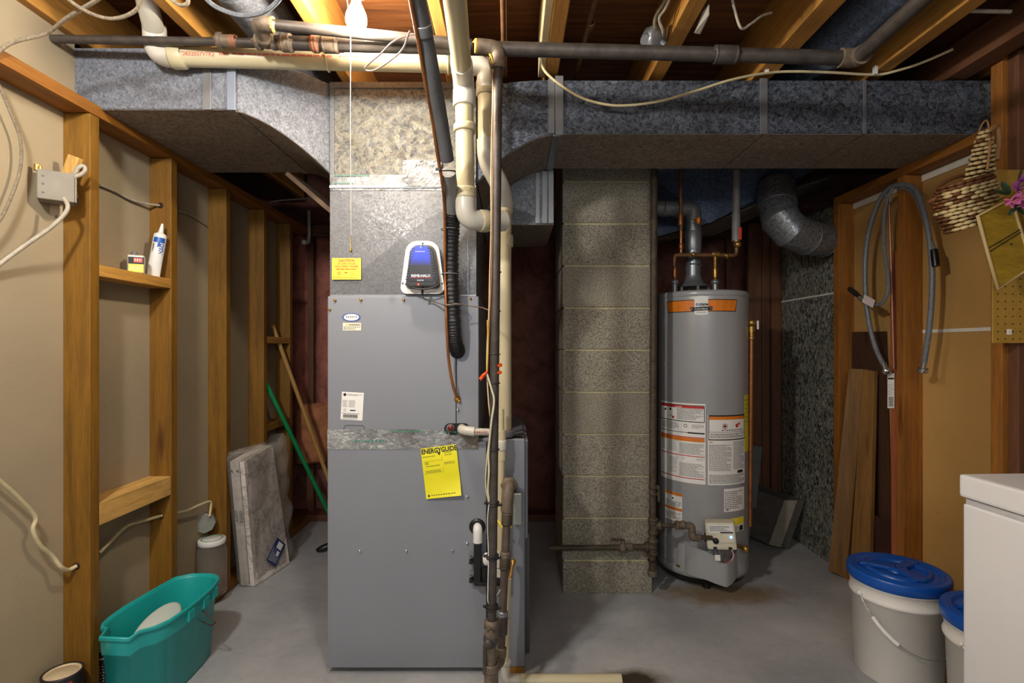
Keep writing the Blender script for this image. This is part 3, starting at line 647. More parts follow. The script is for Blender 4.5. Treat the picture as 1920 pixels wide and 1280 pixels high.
m = MB(); m.prism([P(x, y, YA-.0452) for x, y in trap_shape(789, 494, 26, 48, 66, 12, 3)], V(0, -.002, 0)); lens = obj('front_window', m, t.m, ap, 'glowing blue window')
mp = flat(P(789, 519, YA-.048), (1, 0, 0), (0, 0, 1))
m = MB(); text(m, mp, 'REME-HALO', 0, 0, .0125, .0006, .03, 'CENTER', 1.0); fine(m, mp, -.012, -.016, .012, -.009, 1, .0006, .6, 4, 0)
ring(m, flat(P(789, 463, YA-.048), (1, 0, 0), (0, 0, 1)), 0, 0, .002, .003); fine(m, flat(P(779, 473, YA-.048), (1, 0, 0), (0, 0, 1)), 0, 0, .034, .005, 1, .0006, .5, 2, 0)
obj('print', m, plain('pale_lettering', '#dfe4ee', .5), lens, None, False)
m = MB(); rect(m, mp, -.042, -.0035, .04, -.0022, .0005); obj('print', m, M_RED, lens, None, False)
m = MB(); rect(m, mp, -.045, .0012, -.042, .0075, .0005); rect(m, mp, .044, .0012, .047, .0075, .0005); obj('print', m, M_BLUEI, lens, None, False)
m = MB(); m.tube([P(x, y, YA-.044+abs(x-792)*.0001) for x, y in ((760, 532), (770, 538), (785, 542), (800, 542), (815, 538), (824, 531))], .0028, 8); obj('vent_lip', m, M_BLACK, hs)
for s in (-1, 1):
    for i in range(12):
        m = MB(); yy = 466+i*5.2; xx = 789.5+s*(14.2+i*1.12); p = P(xx, yy, YA-.0445); m.box(p.x-.005, p.x+.005, p.y-.0035, p.y, p.z-.0016, p.z+.0016); obj('vent_rib', m, M_BLACK, hs)
m = MB(); m.ball(P(784.5, 533, YA-.044), .0032); obj('indicator_light', m, emis('led_red', '#ff1a10', 14), ap, 'small red glowing indicator')
m = MB(); m.tube([P(792, 535, YA-.04), P(792, 543, YA-.038), P(792, 552, YA-.03)], [.0045, .005, .0028], 10); obj('power_plug', m, M_BLACK, ap)
c = thing('purifier_power_cord', 'thin dark cord from the air purifier across the taped line to the black gas pipe', 'cord', P(860, 570, 1.85))
m = MB(); m.tube(spline([P(792, 552, YA-.03), P(795, 560, 1.87), P(812, 565, 1.88), P(838, 572, 1.80), P(856, 569, 1.79), P(885, 574, 1.80), P(905, 577, 1.72), P(917, 582, 1.645)], 6), .0022, 7); obj('cable', m, plain('cord_brown', '#6b5a4c', .5), c)

# ================================================================ bulb
BP = P(668, 36, 1.52)
bl = thing('light_bulb', 'bare glowing white bulb in a ceiling lampholder', 'light bulb', BP)
m = MB(); m.lathe(BP, [(0, -.032), (.012, -.0305), (.022, -.024), (.029, -.012), (.0305, 0), (.028, .014), (.021, .030), (.0145, .044), (.0135, .052)], 24)
obj('glass_globe', m, emis('bulb_glow', '#fff0da', BULB_STRENGTH), bl, 'glowing glass globe')
m = MB(); m.lathe(BP, [(.014, .050), (.0145, .068), (.03, .075), (.045, .085), (.055, .10), (.055, .112), (0, .112)], 24); obj('lampholder', m, M_WHITE, bl)
m = MB(); m.box(BP.x-.05, BP.x+.05, BP.y-.05, BP.y+.05, BP.z+.113, BP.z+.155, .003); obj('ceiling_box', m, G_PL, bl)
m = MB(); m.box(-.617, -.25, BP.y-.02, BP.y+.02, BP.z+.156, BP.z+.190); obj('hanger_bar', m, WD['X'], ceiling)
pc = thing('pull_cord', 'thin white light pull cord hanging in front of the plenum', 'cord', P(658, 300, 1.60))
m = MB(); m.tube(spline([BP+V(-.033, .02, .07), P(657, 60, 1.55), P(657, 200, 1.58), P(658, 380, 1.62), P(659, 440, 1.64)], 4), .0011, 6); obj('string', m, plain('white_string', '#e6e2d6', .7), pc)
m = MB(); m.lathe(P(658, 470, 1.64), [(0, -.006), (.004, -.004), (.0045, 0), (.002, .010), (.001, .05)], 10); obj('brass_toggle', m, M_BRASS, pc)

# ================================================================ PVC vents
def ring_fit(mb, p, d, r, half, lip=.0022, n=24):
    p, d = Vector(p), Vector(d).normalized()
    mb.tube([p-d*half, p-d*half, p-d*(half-.004), p+d*(half-.004), p+d*half, p+d*half], [r*.96, r+lip*.7, r+lip, r+lip, r+lip*.7, r*.96], n, False)
def run(name, pts, r, mat, par, rad=.06, n=20, label=None):
    m = MB(); m.tube(fillet(pts, rad, 8), r, n); return obj(name, m, mat, par, label)
pa = thing('pvc_vent_pipe', 'cream PVC vent pipe with red lettering running along the top left duct', 'pipe', (-.6, 1.75, 2.14))
r2 = .0302
A0 = P(292, -90, 1.45); A1 = P(283, 20, 1.62); A2 = P(302, 104, 1.695); A3 = P(905, 121, 1.80)
A1.y = 1.655
m = MB(); m.tube(fillet([A0, P(270, -20, 1.56), P(290, 62, 1.68)], .05), r2, 20); obj('pipe', m, M_PVCW, pa)
m = MB(); m.tube(fillet([P(289, 45, 1.672), P(292, 104, 1.694), P(345, 107.5, 1.697)], .075, 10), r2+.0035, 24); obj('elbow', m, M_PVCW, pa)
m = MB(); m.tube([P(330, 106.5, 1.6965), P(880, 120, 1.795)], r2, 24); hp = obj('pipe', m, M_PVC, pa)
m = MB(); ring_fit(m, P(334, 107, 1.697), P(345, 107, 1.698)-P(330, 107, 1.696), r2+.002, .02, .005); obj('hub_ring', m, M_PVC, pa)
# printing on the horizontal pipe
a_, b_ = P(330, 106.5, 1.6965), P(880, 120, 1.795); dd = (b_-a_).normalized(); L_ = (b_-a_).length
u_ = V(0, -1, .30).normalized(); u_ = (u_-dd*u_.dot(dd)).normalized(); w_ = dd.cross(u_)
def pvc_mp(x, y, d=0):
    an = (y-.019)/r2; return a_+dd*x+(u_*math.cos(an)+(-w_ if w_.z < 0 else w_)*math.sin(an))*(r2+.0006+d)
m = MB(); text(m, pvc_mp, 'D832057V7R2', .03, .000, .017, 0, .015); text(m, pvc_mp, 'PPPP', .145, .002, .014, 0, .04); fine(m, pvc_mp, .185, .003, .50, .012, 1, 0, .6, 3, 0)
fine(m, pvc_mp, .52, .003, .70, .012, 1, 0, .7, 4, 0); obj('print', m, M_PINKI, hp, None, False)
for px in (607, 838):
    t_ = (px-330)/550; p = a_.lerp(b_, t_)
    m = MB(); m.tube([p+V(0, 0, 0)+(u_*math.cos(a)+w_*math.sin(a))*(r2+.003) for a in [i*PI/12 for i in range(24)]], .0034, 8, closed=True); obj('pipe_hook', m, M_PVC, pa)
    m = MB(); m.box(p.x-.004, p.x+.004, p.y-.036, p.y-.032, p.z, 2.22, .001); obj('strap', m, M_PVC if px < 700 else G_PL, pa)
# elbow and fall
B1 = P(912, 124, 1.81); B2 = P(912, 285, 1.83); B3 = P(945, 365, 1.90); B4 = V(P(945, 0, 1.93).x, 1.94, .858)
m = MB(); m.tube(fillet([P(868, 119, 1.79), B1, P(912, 172, 1.83)], .07, 10), r2+.0035, 24); obj('elbow', m, M_PVCW, pa)
m = MB(); m.tube([P(912, 168, 1.83), P(912, 272, 1.83)], r2, 20); obj('pipe', m, M_PVC, pa)
m = MB(); ring_fit(m, P(912, 166, 1.83), V(0, 0, 1), r2+.001, .026, .005); obj('hub_ring', m, M_PVCS, pa)
m = MB(); m.tube(fillet([P(912, 262, 1.83), P(913, 300, 1.835), P(940, 352, 1.88), P(945, 385, 1.92)], .05, 8), r2+.0035, 24); obj('elbow', m, M_PVCW, pa)
m = MB(); m.tube([P(945, 378, 1.915), P(944.5, 520, 1.93), B4], r2*.92, 20); obj('pipe', m, M_PVC, pa)
m = MB(); ring_fit(m, P(945, 452, 1.93), V(0, 0, 1), r2, .022, .004); ring_fit(m, P(945, 392, 1.922), V(0, 0, 1), r2, .016, .003); obj('hub_ring', m, M_PVC, pa)
m = MB(); ring_fit(m, B4+V(0, 0, .012), V(0, 0, 1), r2, .012, .006); obj('flange', m, M_FURN2, pa)
pb = thing('pvc_vent_pipe', 'cream PVC vent pipe coming overhead beside the bulb and turning down with a U bend', 'pipe', (-.15, 1.7, 2.05))
C0, C1 = V(-.118, .65, 2.058), V(-.158, 1.705, 2.058); C2 = P(873, 395, 1.715); 
m = MB(); m.tube([C0, V(-.155, 1.62, 2.058)], r2, 24); obj('pipe', m, M_PVC, pb)
m = MB(); m.tube(fillet([V(-.1545, 1.60, 2.058), C1, P(870.5, 196, 1.713)], .06, 10), r2+.004, 24); obj('elbow', m, M_PVCW, pb)
m = MB(); ring_fit(m, P(870.5, 184, 1.713), V(0, 0, 1), r2+.001, .028, .006); obj('hub_ring', m, M_PVCW, pb)
m = MB(); m.tube([P(870.5, 190, 1.713), P(873, 365, 1.715)], r2, 24); obj('pipe', m, M_PVC, pb)
m = MB(); ring_fit(m, P(872, 241, 1.714), V(0, 0, 1), r2, .012, .008); ring_fit(m, P(873, 363, 1.714), V(0, 0, 1), r2, .017, .0045); obj('hub_ring', m, M_PVC, pb)
m = MB(); m.tube(fillet([P(873, 352, 1.715), P(873, 412, 1.715), P(916, 415, 1.76), P(944, 415, 1.80)], .075, 10), r2+.0035, 24); obj('elbow', m, M_PVCW, pb)
m = MB(); d = (P(916, 415, 1.76)-P(900, 414, 1.742)); ring_fit(m, P(906, 414.2, 1.75), d, r2+.001, .016, .006); obj('hub_ring', m, M_PVC, pb)

# ================================================================ insulated refrigerant line
lp = [(770, -70, 1.16), (783, 0, 1.24), (800, 85, 1.33), (812, 150, 1.40), (826, 225, 1.50), (838, 300, 1.59)]
rl = thing('refrigerant_line', 'dark grey foam sleeved refrigerant line curving down past the plenum into the coil cabinet', 'pipe', P(830, 300, 1.6))
m = MB(); pts = spline([P(*p) for p in lp], 8); m.tube(pts, [.0215+.001*noise.noise(V(i*.3, 0, 0)) for i in range(len(pts))], 16); obj('foam_sleeve', m, M_FOAM, rl)
lp2 = [(841, 322, 1.62), (846, 360, 1.70), (849, 402, 1.78)]
m = MB(); m.tube(spline([P(*p) for p in lp2], 5), .0225, 16); obj('foam_sleeve', m, M_FOAM2, rl, 'lighter grey sleeve')
lp3 = [(849, 398, 1.775), (847, 440, 1.82), (846, 500, 1.845), (848, 560, 1.85), (851, 610, 1.85), (853, 640, 1.862), (857, 655, 1.885), (858, 658, 1.91)]
pts = spline([P(*p) for p in lp3], 22); rr = [.0255+.0024*(1 if (i % 3) == 0 else -.3)+.0022*noise.noise(V(i*.22, 5, 0)) for i in range(len(pts))]
m = MB(); m.tube(pts, rr, 18); obj('tape_wrap', m, M_TAPE, rl, 'glossy black spiral tape wrap')
m = MB(); p = P(808, 45, 1.295); d = pts[1]-pts[0]
q = P(*lp[2])-P(*lp[1]); c1 = P(*lp[1]).lerp(P(*lp[2]), .62); ring_fit(m, c1, q, .0222, .014, .0012); obj('tape_band', m, G_PL, rl, 'silver tape band')
m = MB(); c1 = P(839, 321, 1.61); m.tube([c1+V(math.cos(a)*.024, math.sin(a)*.024, math.sin(a)*.006) for a in [i*PI/10 for i in range(20)]], .0022, 6, closed=True); m.box(c1.x-.034, c1.x-.02, c1.y-.02, c1.y-.015, c1.z-.003, c1.z+.003); obj('cable_tie', m, M_INK, rl)
cu = [(758, -70, 1.14), (770, 0, 1.22), (786, 85, 1.31), (797, 150, 1.385), (811, 225, 1.49), (822, 300, 1.58), (829, 340, 1.63), (834, 400, 1.76), (834.5, 500, 1.82), (836, 560, 1.825), (838, 620, 1.83), (842, 680, 1.86), (850, 725, 1.87), (858, 747, 1.90)]
m = MB(); m.tube(spline([P(*p) for p in cu], 6), .0052, 10); obj('copper_tube', m, M_COPPER, rl, 'thin bare copper tube')
m = MB(); m.lathe(P(858, 748, FY-.004), [(.0, .010), (.006, .010), (.008, .005), (.012, .003), (.0135, 0)], 12, V(0, -1, 0)); m.ball(P(855, 741, 1.895), .006); m.ball(P(861, 752, 1.895), .006); obj('brass_flare_fitting', m, M_BRASS, rl)
for (x, y, Y) in ((834, 430, 1.79), (834, 514, 1.82), (838, 572, 1.82)):
    m = MB(); c1 = P(x+10, y, Y+.02); m.tube([c1+V(math.cos(a)*.030, math.sin(a)*.030, 0) for a in [i*PI/10 for i in range(20)]], .0018, 6, closed=True); obj('cable_tie', m, M_INKG, rl)
c = thing('thermostat_wire', 'thin twin wires looping left from the top of the insulated line', 'wire', P(720, 110, 1.4))
m = MB(); m.tube(spline([P(788, 62, 1.30), P(760, 68, 1.32), P(735, 80, 1.36), (P(715, 100, 1.42)), P(684, 128, 1.50), P(700, 132, 1.50), P(730, 115, 1.44), P(755, 92, 1.36), P(768, 58, 1.29)], 8), .0022, 7); obj('wire', m, plain('wire_pinkish', '#a88f80', .5), c)

# ================================================================ gas piping
gp = thing('gas_pipe', 'long black iron gas pipe crossing the ceiling and dropping in front of the furnace', 'pipe', (-.04, 1.65, 2.1))
def pfit(par, p, d, r, half, mat=M_IRON2, name='coupling', lip=.004):
    m = MB(); p = Vector(p); d = Vector(d).normalized(); ring_fit(m, p, d, r+.001, half, lip, 16)
    for s in (-1, 1): ring_fit(m, p+d*s*(half-.004), d, r+lip*.6, .0045, lip*.8, 16)
    return obj(name, m, mat, par)
def tee(par, p, dirs, r, L, mat=M_IRON2, name='tee'):
    m = MB(); p = Vector(p); m.ball(p, r*1.35)
    for d in dirs:
        d = Vector(d).normalized(); m.cyl(p, p+d*L, r*1.25, n=16); ring_fit(m, p+d*(L-.006), d, r*1.25, .007, r*.28, 16)
    return obj(name, m, mat, par)
g0, g1, g2 = P(97, 73, 1.66), P(495, 80, 1.64), P(945, 92, 1.62)
m = MB(); m.cyl(g0, g1, .0128, n=16); obj('pipe', m, M_IRON, gp)
dd = (g1-g0).normalized(); pu = P(420, 77, 1.645)
pfit(gp, pu, dd, .0135, .022, name='union'); m = MB(); m.lathe(pu+dd*-.012, [(.0, -.008), (.025, -.008), (.025, .008), (0, .008)], 6, dd); obj('union_nut', m, M_IRON2, gp)
pfit(gp, pu+dd*.03, dd, .0135, .010, M_ORG, 'sealed_joint')
tee(gp, P(500, 78, 1.635), [dd, -dd, (P(478, 48, 1.55)-P(500, 78, 1.635))], .0165, .030)
up0, up1 = P(488, 44, 1.555), P(885, 84, 1.60)
m = MB(); m.tube(fillet([P(497, 72, 1.62), P(484, 43, 1.552), P(512, 46.5, 1.558)], .02, 6), .0225, 18); obj('elbow', m, M_IRON2, gp)
m = MB(); ring_fit(m, P(509, 46, 1.557), up1-up0, .018, .008, .004); obj('thread_sealant', m, M_SEAL, gp)
m = MB(); m.cyl(P(506, 46, 1.557), up1, .0158, n=18); obj('pipe', m, M_IRON, gp)
m = MB(); m.cyl(P(510, 80, 1.635), P(1600, 109, 1.60), .0212, n=20); lo = obj('pipe', m, M_IRON, gp)
dl2 = P(1600, 109, 1.60)-P(510, 80, 1.635)
for (px, py, hl) in ((538, 80.5, .014), (592, 82, .008), (620, 83, .022)): pfit(gp, P(px, py, 1.632), dl2, .0218, hl, M_IRON2 if hl > .01 else M_ORG)
for px in (528, 586, 640): m = MB(); ring_fit(m, P(px, 80+(px-510)*.0266, 1.634), dl2, .0216, .0045, .0018); obj('sealed_joint', m, M_ORG, gp)
pfit(gp, P(1360, 102.5, 1.607), dl2, .0218, .034, M_IRON, 'coupling')
m = MB(); m.tube(fillet([P(1575, 108.4, 1.60), P(1605, 109, 1.60), P(1618, 101, 1.56)], .04, 8), .0275, 18); obj('elbow', m, M_IRON2, gp)
ratio = (P(1610, 104, 1.58)); m = MB(); m.cyl(P(1612, 104, 1.57), V(P(1612, 104, 1.57).x, .8, P(1612, 104, 1.57).z+.03), .0212, n=20); obj('pipe', m, M_IRON, gp)
pfit(gp, P(872, 83, 1.60), up1-up0, .016, .012); m = MB(); ring_fit(m, P(893, 86, 1.60), up1-up0, .017, .005, .004); obj('thread_sealant', m, M_SEAL, gp)
VX = P(934, 0, 1.63).x
m = MB(); m.tube(fillet([P(896, 86, 1.60), P(935, 90, 1.605), V(VX, 1.615, P(0, 128, 1.615).z)], .03, 8), .0215, 20); obj('elbow', m, M_IRON2, gp)
vb = V(P(922, 0, 1.66).x, 1.66, P(0, 1172, 1.66).z)
m = MB(); m.cyl(V(VX, 1.615, P(0, 122, 1.615).z), vb, .0146, n=18); obj('pipe', m, M_IRON, gp)
dv = V(0, 0, 1)
m = MB(); q = P(921.5, 1170, 1.66); m.lathe(q, [(0, -.014), (.0235, -.014), (.0235, .014), (0, .014)], 6); obj('union_nut', m, M_IRON2, gp)
pfit(gp, P(921, 1186, 1.66), dv, .016, .016)
q = P(920, 1198, 1.66); m = MB(); m.ball(q, .024, .024, .03, 16, 10); m.cyl(q, q+V(-.006, -.036, .004), .009, n=10); m.lathe(q+V(-.006, -.03, .004), [(.013, 0), (.015, .006), (.008, .01), (0, .01)], 10, V(0, -1, 0)); obj('gas_cock', m, M_IRON, gp, 'gas shut-off cock with square stem')
m = MB(); m.box(q.x-.024, q.x-.014, q.y-.02, q.y-.012, q.z-.10, q.z-.01, .002); obj('cock_handle', m, M_IRON, gp)
m = MB(); m.cyl(P(920, 1200, 1.66), P(921, 1250, 1.66), .0165, n=18); m.cyl(P(921, 1248, 1.66), V(P(921, 0, 1.66).x, 1.66, .0), .023, n=18); obj('drip_leg', m, M_IRON2, gp)
pfit(gp, P(921, 1250, 1.66), dv, .019, .012)
for y in (162, 313, 510, 583, 664, 718, 842): m = MB(); xx = 934-(y-100)*.0111; m.tube([P(xx, y, 1.64)+V(math.cos(a)*.017, math.sin(a)*.017, 0) for a in [i*PI/8 for i in range(16)]], .0016, 6, closed=True); obj('cable_tie', m, M_INK, gp)
for y in (944, 1043, 1137):
    m = MB(); xx = 934-(y-100)*.0111; c1 = P(xx, y, 1.655); 
    for s in (-.004, .004): m.tube([c1+V(math.cos(a)*.0185, math.sin(a)*.0185, s) for a in [i*PI/8 for i in range(16)]], .0026, 6, closed=True)
    m.ball(c1+V(-.024, -.006, .004), .005); m.ball(c1+V(.024, -.006, -.002), .005); obj('cable_tie', m, M_INK, gp)
# wires tied to the pipe
c = thing('control_wires', 'cream and yellow thermostat wires tied down along the black gas pipe', 'wire', P(915, 700, 1.63))
def wire(pts, r, mat, par, name='wire', n=7, s=8): m = MB(); m.tube(spline([P(*p) for p in pts], s), r, n); return obj(name, m, mat, par)
wire([(890, 93, 1.66), (905, 96, 1.65), (918, 110, 1.62), (924, 160, 1.62), (921, 313, 1.625), (921, 420, 1.63), (918.5, 510, 1.635), (917, 583, 1.64), (914, 640, 1.64), (913, 690, 1.64), (916, 750, 1.64), (920, 800, 1.64), (913, 860, 1.64), (911, 910, 1.645), (917, 945, 1.65)], .0024, M_CABLE, c)
wire([(885, 92, 1.66), (900, 92, 1.65), (913, 105, 1.62), (926, 170, 1.61), (924, 320, 1.615), (922, 500, 1.62), (918, 590, 1.625), (915.5, 660, 1.63), (914, 695, 1.63)], .002, plain('wire_brown', '#9a6a48', .5), c)
wire([(912, 96, 1.62), (920, 104, 1.60), (926, 120, 1.60)], .0035, plain('wire_yellow', '#c9b02c', .5), c)
wire([(914, 600, 1.63), (915, 650, 1.63), (913, 695, 1.63)], .0022, plain('wire_yellow', '#c9b02c', .5), c)
wire([(913, 700, 1.63), (922, 730, 1.625), (926.5, 752, 1.62), (921, 795, 1.62), (916, 850, 1.63), (917, 880, 1.63), (915, 920, 1.64), (919, 943, 1.645)], .0034, plain('wire_pale', '#cfc8ae', .5), c)
wire([(917, 945, 1.64), (914, 980, 1.645), (916, 1040, 1.645), (915, 1100, 1.645), (916, 1130, 1.645), (930, 1118, 1.70), (938, 1105, 1.72)], .0018, plain('wire_white', '#d6d4ce', .5), c)
wn = thing('wire_nut', 'pair of orange wire nuts on the control wires beside the gas pipe', 'wire connector', P(907, 706, 1.63))
for (a, b) in (((912, 700), (900, 711)), ((914, 696), (904, 706)), ((934, 686), (939, 684)), ((934, 699), (938, 698))):
    m = MB(); m.tube([P(*a, 1.63), P(*b, 1.62)], [.0035, .0062], 8); obj('wire_nut_cap', m, plain('wirenut_orange', '#e2501c', .4), wn)
# branch to the furnace
bp = thing('gas_branch_pipe', 'brown iron gas branch from the black grommet down to the drip leg', 'pipe', P(950, 1080, 1.78))
m = MB(); m.tube(fillet([P(956, 908, FY-.004), P(953, 912, 1.80), P(950, 958, 1.79)], .035, 8), .021, 16); obj('elbow', m, M_IRON2, bp)
m = MB(); m.lathe(P(954.5, 909, 1.84), [(0, -.01), (.030, -.01), (.030, .012), (0, .012)], 6, V(0, -1, 0)); obj('union_nut', m, M_IRON2, bp)
b0, b1 = P(951, 955, 1.79), P(939, 1228, 1.74)
m = MB(); m.cyl(b0, b1, .0135, n=16); obj('pipe', m, plain('brown_pipe', '#5d4f48', .5, .3, .3, 30), bp)
for (y, hl, mt) in ((958, .012, M_IRON2), (972, .022, M_OLDPIPE), (1042, .010, M_IRON2), (1058, .018, M_OLDPIPE), (1152, .008, G_PL), (1172, .03, M_IRON), (1222, .014, M_IRON2)): pfit(bp, b0.lerp(b1, (y-955)/273), b1-b0, .0138, hl, mt, 'coupling', .0035)
m = MB(); m.tube(fillet([b1, P(937, 1240, 1.73), P(926, 1250, 1.675)], .02, 6), .0175, 16); obj('elbow', m, M_IRON2, bp)
# condensate plumbing
cp = thing('condensate_drain', 'pale cream PVC condensate drain pipe beside the gas branch running down to the floor', 'pipe', P(950, 1100, 1.85))
m = MB(); m.cyl(P(940, 766, 1.86), P(940, 808, 1.86), .0105, n=14); m.cyl(P(941, 806, 1.86), P(941, 862, 1.86), .0150, n=16); m.cyl(P(940, 860, 1.86), P(939, 1040, 1.86), .0130, n=14); obj('pipe', m, M_PVC, cp)
m = MB(); ring_fit(m, P(941, 834, 1.86), V(0, 0, 1), .0145, .018, .003); m.cyl(P(938, 1030, 1.865), P(938, 1078, 1.865), .0185, n=16); ring_fit(m, P(938, 1060, 1.865), V(0, 0, 1), .018, .003, .002); obj('coupling', m, M_PVCW, cp)
m = MB(); m.tube(spline([P(962, 1055, 1.86), P(958, 1075, 1.84), P(954, 1090, 1.83)], 4), [.006]*9, 10); m.ball(P(962, 1053, 1.87), .011); obj('barbed_hose_end', m, M_BRASS, cp)
m = MB(); m.cyl(P(954, 1085, 1.82), P(950, 1165, 1.82), .0095, n=14); m.cyl(P(950.5, 1160, 1.82), P(948, 1235, 1.82), .0125, n=14); obj('pipe', m, M_PVC, cp)
m = MB(); m.tube(fillet([P(948, 1232, 1.82), P(947, 1274, 1.82), P(975, 1276, 1.82)], .03, 6), .0165, 16); ring_fit(m, P(948, 1240, 1.82), V(0, 0, 1), .0165, .008, .003); obj('elbow', m, M_PVCW, cp)
zf = .0225
m = MB(); m.cyl(V(P(962, 0, 1.80).x, 1.83, zf), V(P(1165, 0, 1.83).x, 1.83, zf), .021, n=16); ring_fit(m, V(.01, 1.83, zf), V(1, 0, 0), .021, .018, .001); obj('floor_pipe', m, M_PVC, cp)
m = MB(); m.cyl(V(-.66, 1.80, .013), V(-.075, 1.80, .013), .0125, n=12); obj('floor_pipe', m, M_PVC, cp)
wt = thing('drain_elbow', 'white PVC elbow sleeve resting on the foil tape at the drain port', 'pipe fitting', P(885, 806, 1.87))
m = MB(); m.tube(fillet([P(866, 803, FY-.004), P(866, 806, 1.85), P(890, 809, 1.845)], .02, 6), .0165, 16); obj('elbow', m, M_PVCW, wt)
m = MB(); m.cyl(P(886, 809, 1.845), P(935, 810, 1.86), .0125, n=14); ps = obj('pipe', m, M_PVCW, wt)
m = MB(); mp = flat(P(890, 811, 1.845-.0128), (1, 0, 0), (0, 0, 1)); fine(m, mp, .0, -.002, .045, .005, 1, 0, .7, 3, 0); obj('print', m, M_RED, ps, None, False)
# black trap with white tube
tr_ = thing('condensate_trap', 'black plastic condensate trap with a white tube on the furnace door', 'drain trap', P(895, 1050, 1.88))
m = MB(); m.tube(spline([P(895, 986, FY-.008), P(895.5, 990, 1.88), P(896, 1000, 1.875), P(896, 1016, 1.875)], 4), [.0125, .0135, .0145, .0155, .016, .0165, .017, .017, .017, .017, .017, .017, .017], 16); obj('white_tube', m, M_WHITE, tr_, 'short white bent tube')
q0, q1 = P(889, 1092, 1.885), P(913, 1016, 1.885)
m = MB(); m.box(q0.x, q0.x+.026, 1.862, 1.898, q0.z, q1.z, .003); m.box(q0.x+.03, q1.x+.002, 1.866, 1.898, q0.z, q0.z+.055, .003); m.cyl(V(q0.x+.04, 1.86, q0.z+.03), V(q0.x+.04, 1.86, q0.z+.065), .012); m.box(q0.x+.005, q1.x+.07, 1.86, 1.898, q0.z-.002, q0.z+.012, .003); obj('trap_body', m, M_BLACK, tr_)
for y in (1038, 1052, 1073, 1087):
    m = MB(); p = P(884, y, 1.885); m.box(p.x-.008, p.x+.012, 1.872, 1.899, p.z-.005, p.z+.005, .001); m.lathe(p+V(-.002, -.012, 0), [(.005, 0), (.004, .003), (0, .003)], 8, V(0, -1, 0)); obj('mounting_clip', m, M_BLACK if y in (1052, 1087) else M_INKG, tr_)
m = MB(); p = P(912, 1048, 1.87); m.ball(p, .014, .012, .024); obj('white_float', m, M_WHITE, tr_)
m = MB(); m.tube([P(933, 975, 1.85), P(944, 990, 1.84)], .004, 8); m.tube([P(958, 985, 1.85), P(953, 995, 1.84)], .004, 8); obj('yellow_tie', m, M_YEL, bp)

# ================================================================ water heater
HC = V(1.0, 2.755, 0); HR = .226; THC = -math.atan2(1.0, 2.755)
wh = thing('water_heater', 'grey cylindrical gas water heater with warning labels standing right of the chimney', 'water heater', HC)
zT = 1.468
m = MB(); m.lathe(HC, [(HR-.012, .055), (HR, .06), (HR, .09), (HR-.0015, .093), (HR, .096), (HR, zT-.03)], 64); obj('jacket', m, M_TANK, wh)
m = MB(); m.lathe(HC, [(HR, zT-.03), (HR+.003, zT-.028), (HR+.003, zT-.008), (HR-.004, zT), (HR-.03, zT+.002), (0, zT+.004)], 64); obj('top_cap', m, M_TANK, wh)
m = MB(); m.lathe(HC, [(0, .03), (HR-.02, .03), (HR-.012, .055)], 48); obj('bottom_ring', m, M_BLACK, wh)
for a in (.3, 2.4, 4.5): m = MB(); m.cyl(HC+V(math.cos(a)*.17, math.sin(a)*.17, 0), HC+V(math.cos(a)*.17, math.sin(a)*.17, .035), .02, n=10); obj('foot', m, M_BLACK, wh)
def hmap(off=0):
    def f(x, y, d=0):          # x = arc length from the middle facing the camera, y = height
        a = THC+x/HR; r = HR+.0005+d+off; return HC+V(math.sin(a)*r, -math.cos(a)*r, y)
    return f
def hx(px): return HR*math.asin(max(-1, min(1, (px-1317.5)/86.0)))
def hz(py, px=1317.5):
    a = hx(px)/HR; Y = 2.755-HR*math.cos(THC+a); return 1.19-(py-650)*Y/F
def hm(px0, py1, px1, py0=None):   # local map with origin at lower-left
    x0 = hx(px0); zb = hz(py1, (px0+px1)/2); w = hx(px1)-x0; f = hmap()
    return (lambda x, y, d=0: f(x0+x, zb+y, d)), w
# brand sticker band
mp, w = hm(1253, 584, 1379); z0 = hz(584); h = hz(561)-hz(584)
b = MB(); pts = lambda a, c: [(0+a, h-a), (w-a, h-a), (w*.97-a, 0+a), (w*.04+a, 0+a)]
def poly(mb, mp, P4, d, nx=10):
    (ax, ay), (bx, by), (cx_, cy_), (dx, dy) = P4
    for i in range(nx):
        s, t = i/nx, (i+1)/nx
        mb.add([mp(dx+(cx_-dx)*s, dy+(cy_-dy)*s, d), mp(dx+(cx_-dx)*t, dy+(cy_-dy)*t, d), mp(ax+(bx-ax)*t, ay+(by-ay)*t, d), mp(ax+(bx-ax)*s, ay+(by-ay)*s, d)], [(0, 1, 2, 3)])
poly(b, mp, pts(0, 0), .0006); bs = obj('brand_sticker', b, M_INK, wh, 'orange and black brand band with white centre', False)
b = MB(); poly(b, mp, pts(.0035, 0), .0010); obj('print', b, M_ORNG, bs, None, False)
b = MB(); c_ = w*.51
for i in range(14):
    s, t = -1+2*i/14, -1+2*(i+1)/14; e = lambda s: (h/2+.013+.004*(1-s*s))
    b.add([mp(c_+s*.031, h/2-e(s), .0014), mp(c_+t*.031, h/2-e(t), .0014), mp(c_+t*.031, h/2+e(t), .0014), mp(c_+s*.031, h/2+e(s), .0014)], [(0, 1, 2, 3)])
obj('print', b, M_PAPER, bs, None, False)
b = MB(); poly(b, mp, [(c_-.052, .022), (c_+.052, .024), (c_+.048, .006), (c_-.046, .004)], .0018); text(b, mp, 'state', c_-.010, .030, .020, .002, .035, 'LEFT', 1.05); fine(b, mp, c_-.008, .0245, c_+.026, .028, 1, .0022, .6, 3, 0); fine(b, mp, c_-.022, -.006, c_+.022, -.002, 1, .0022, .6, 4, 0)
obj('print', b, M_INK, bs, None, False)
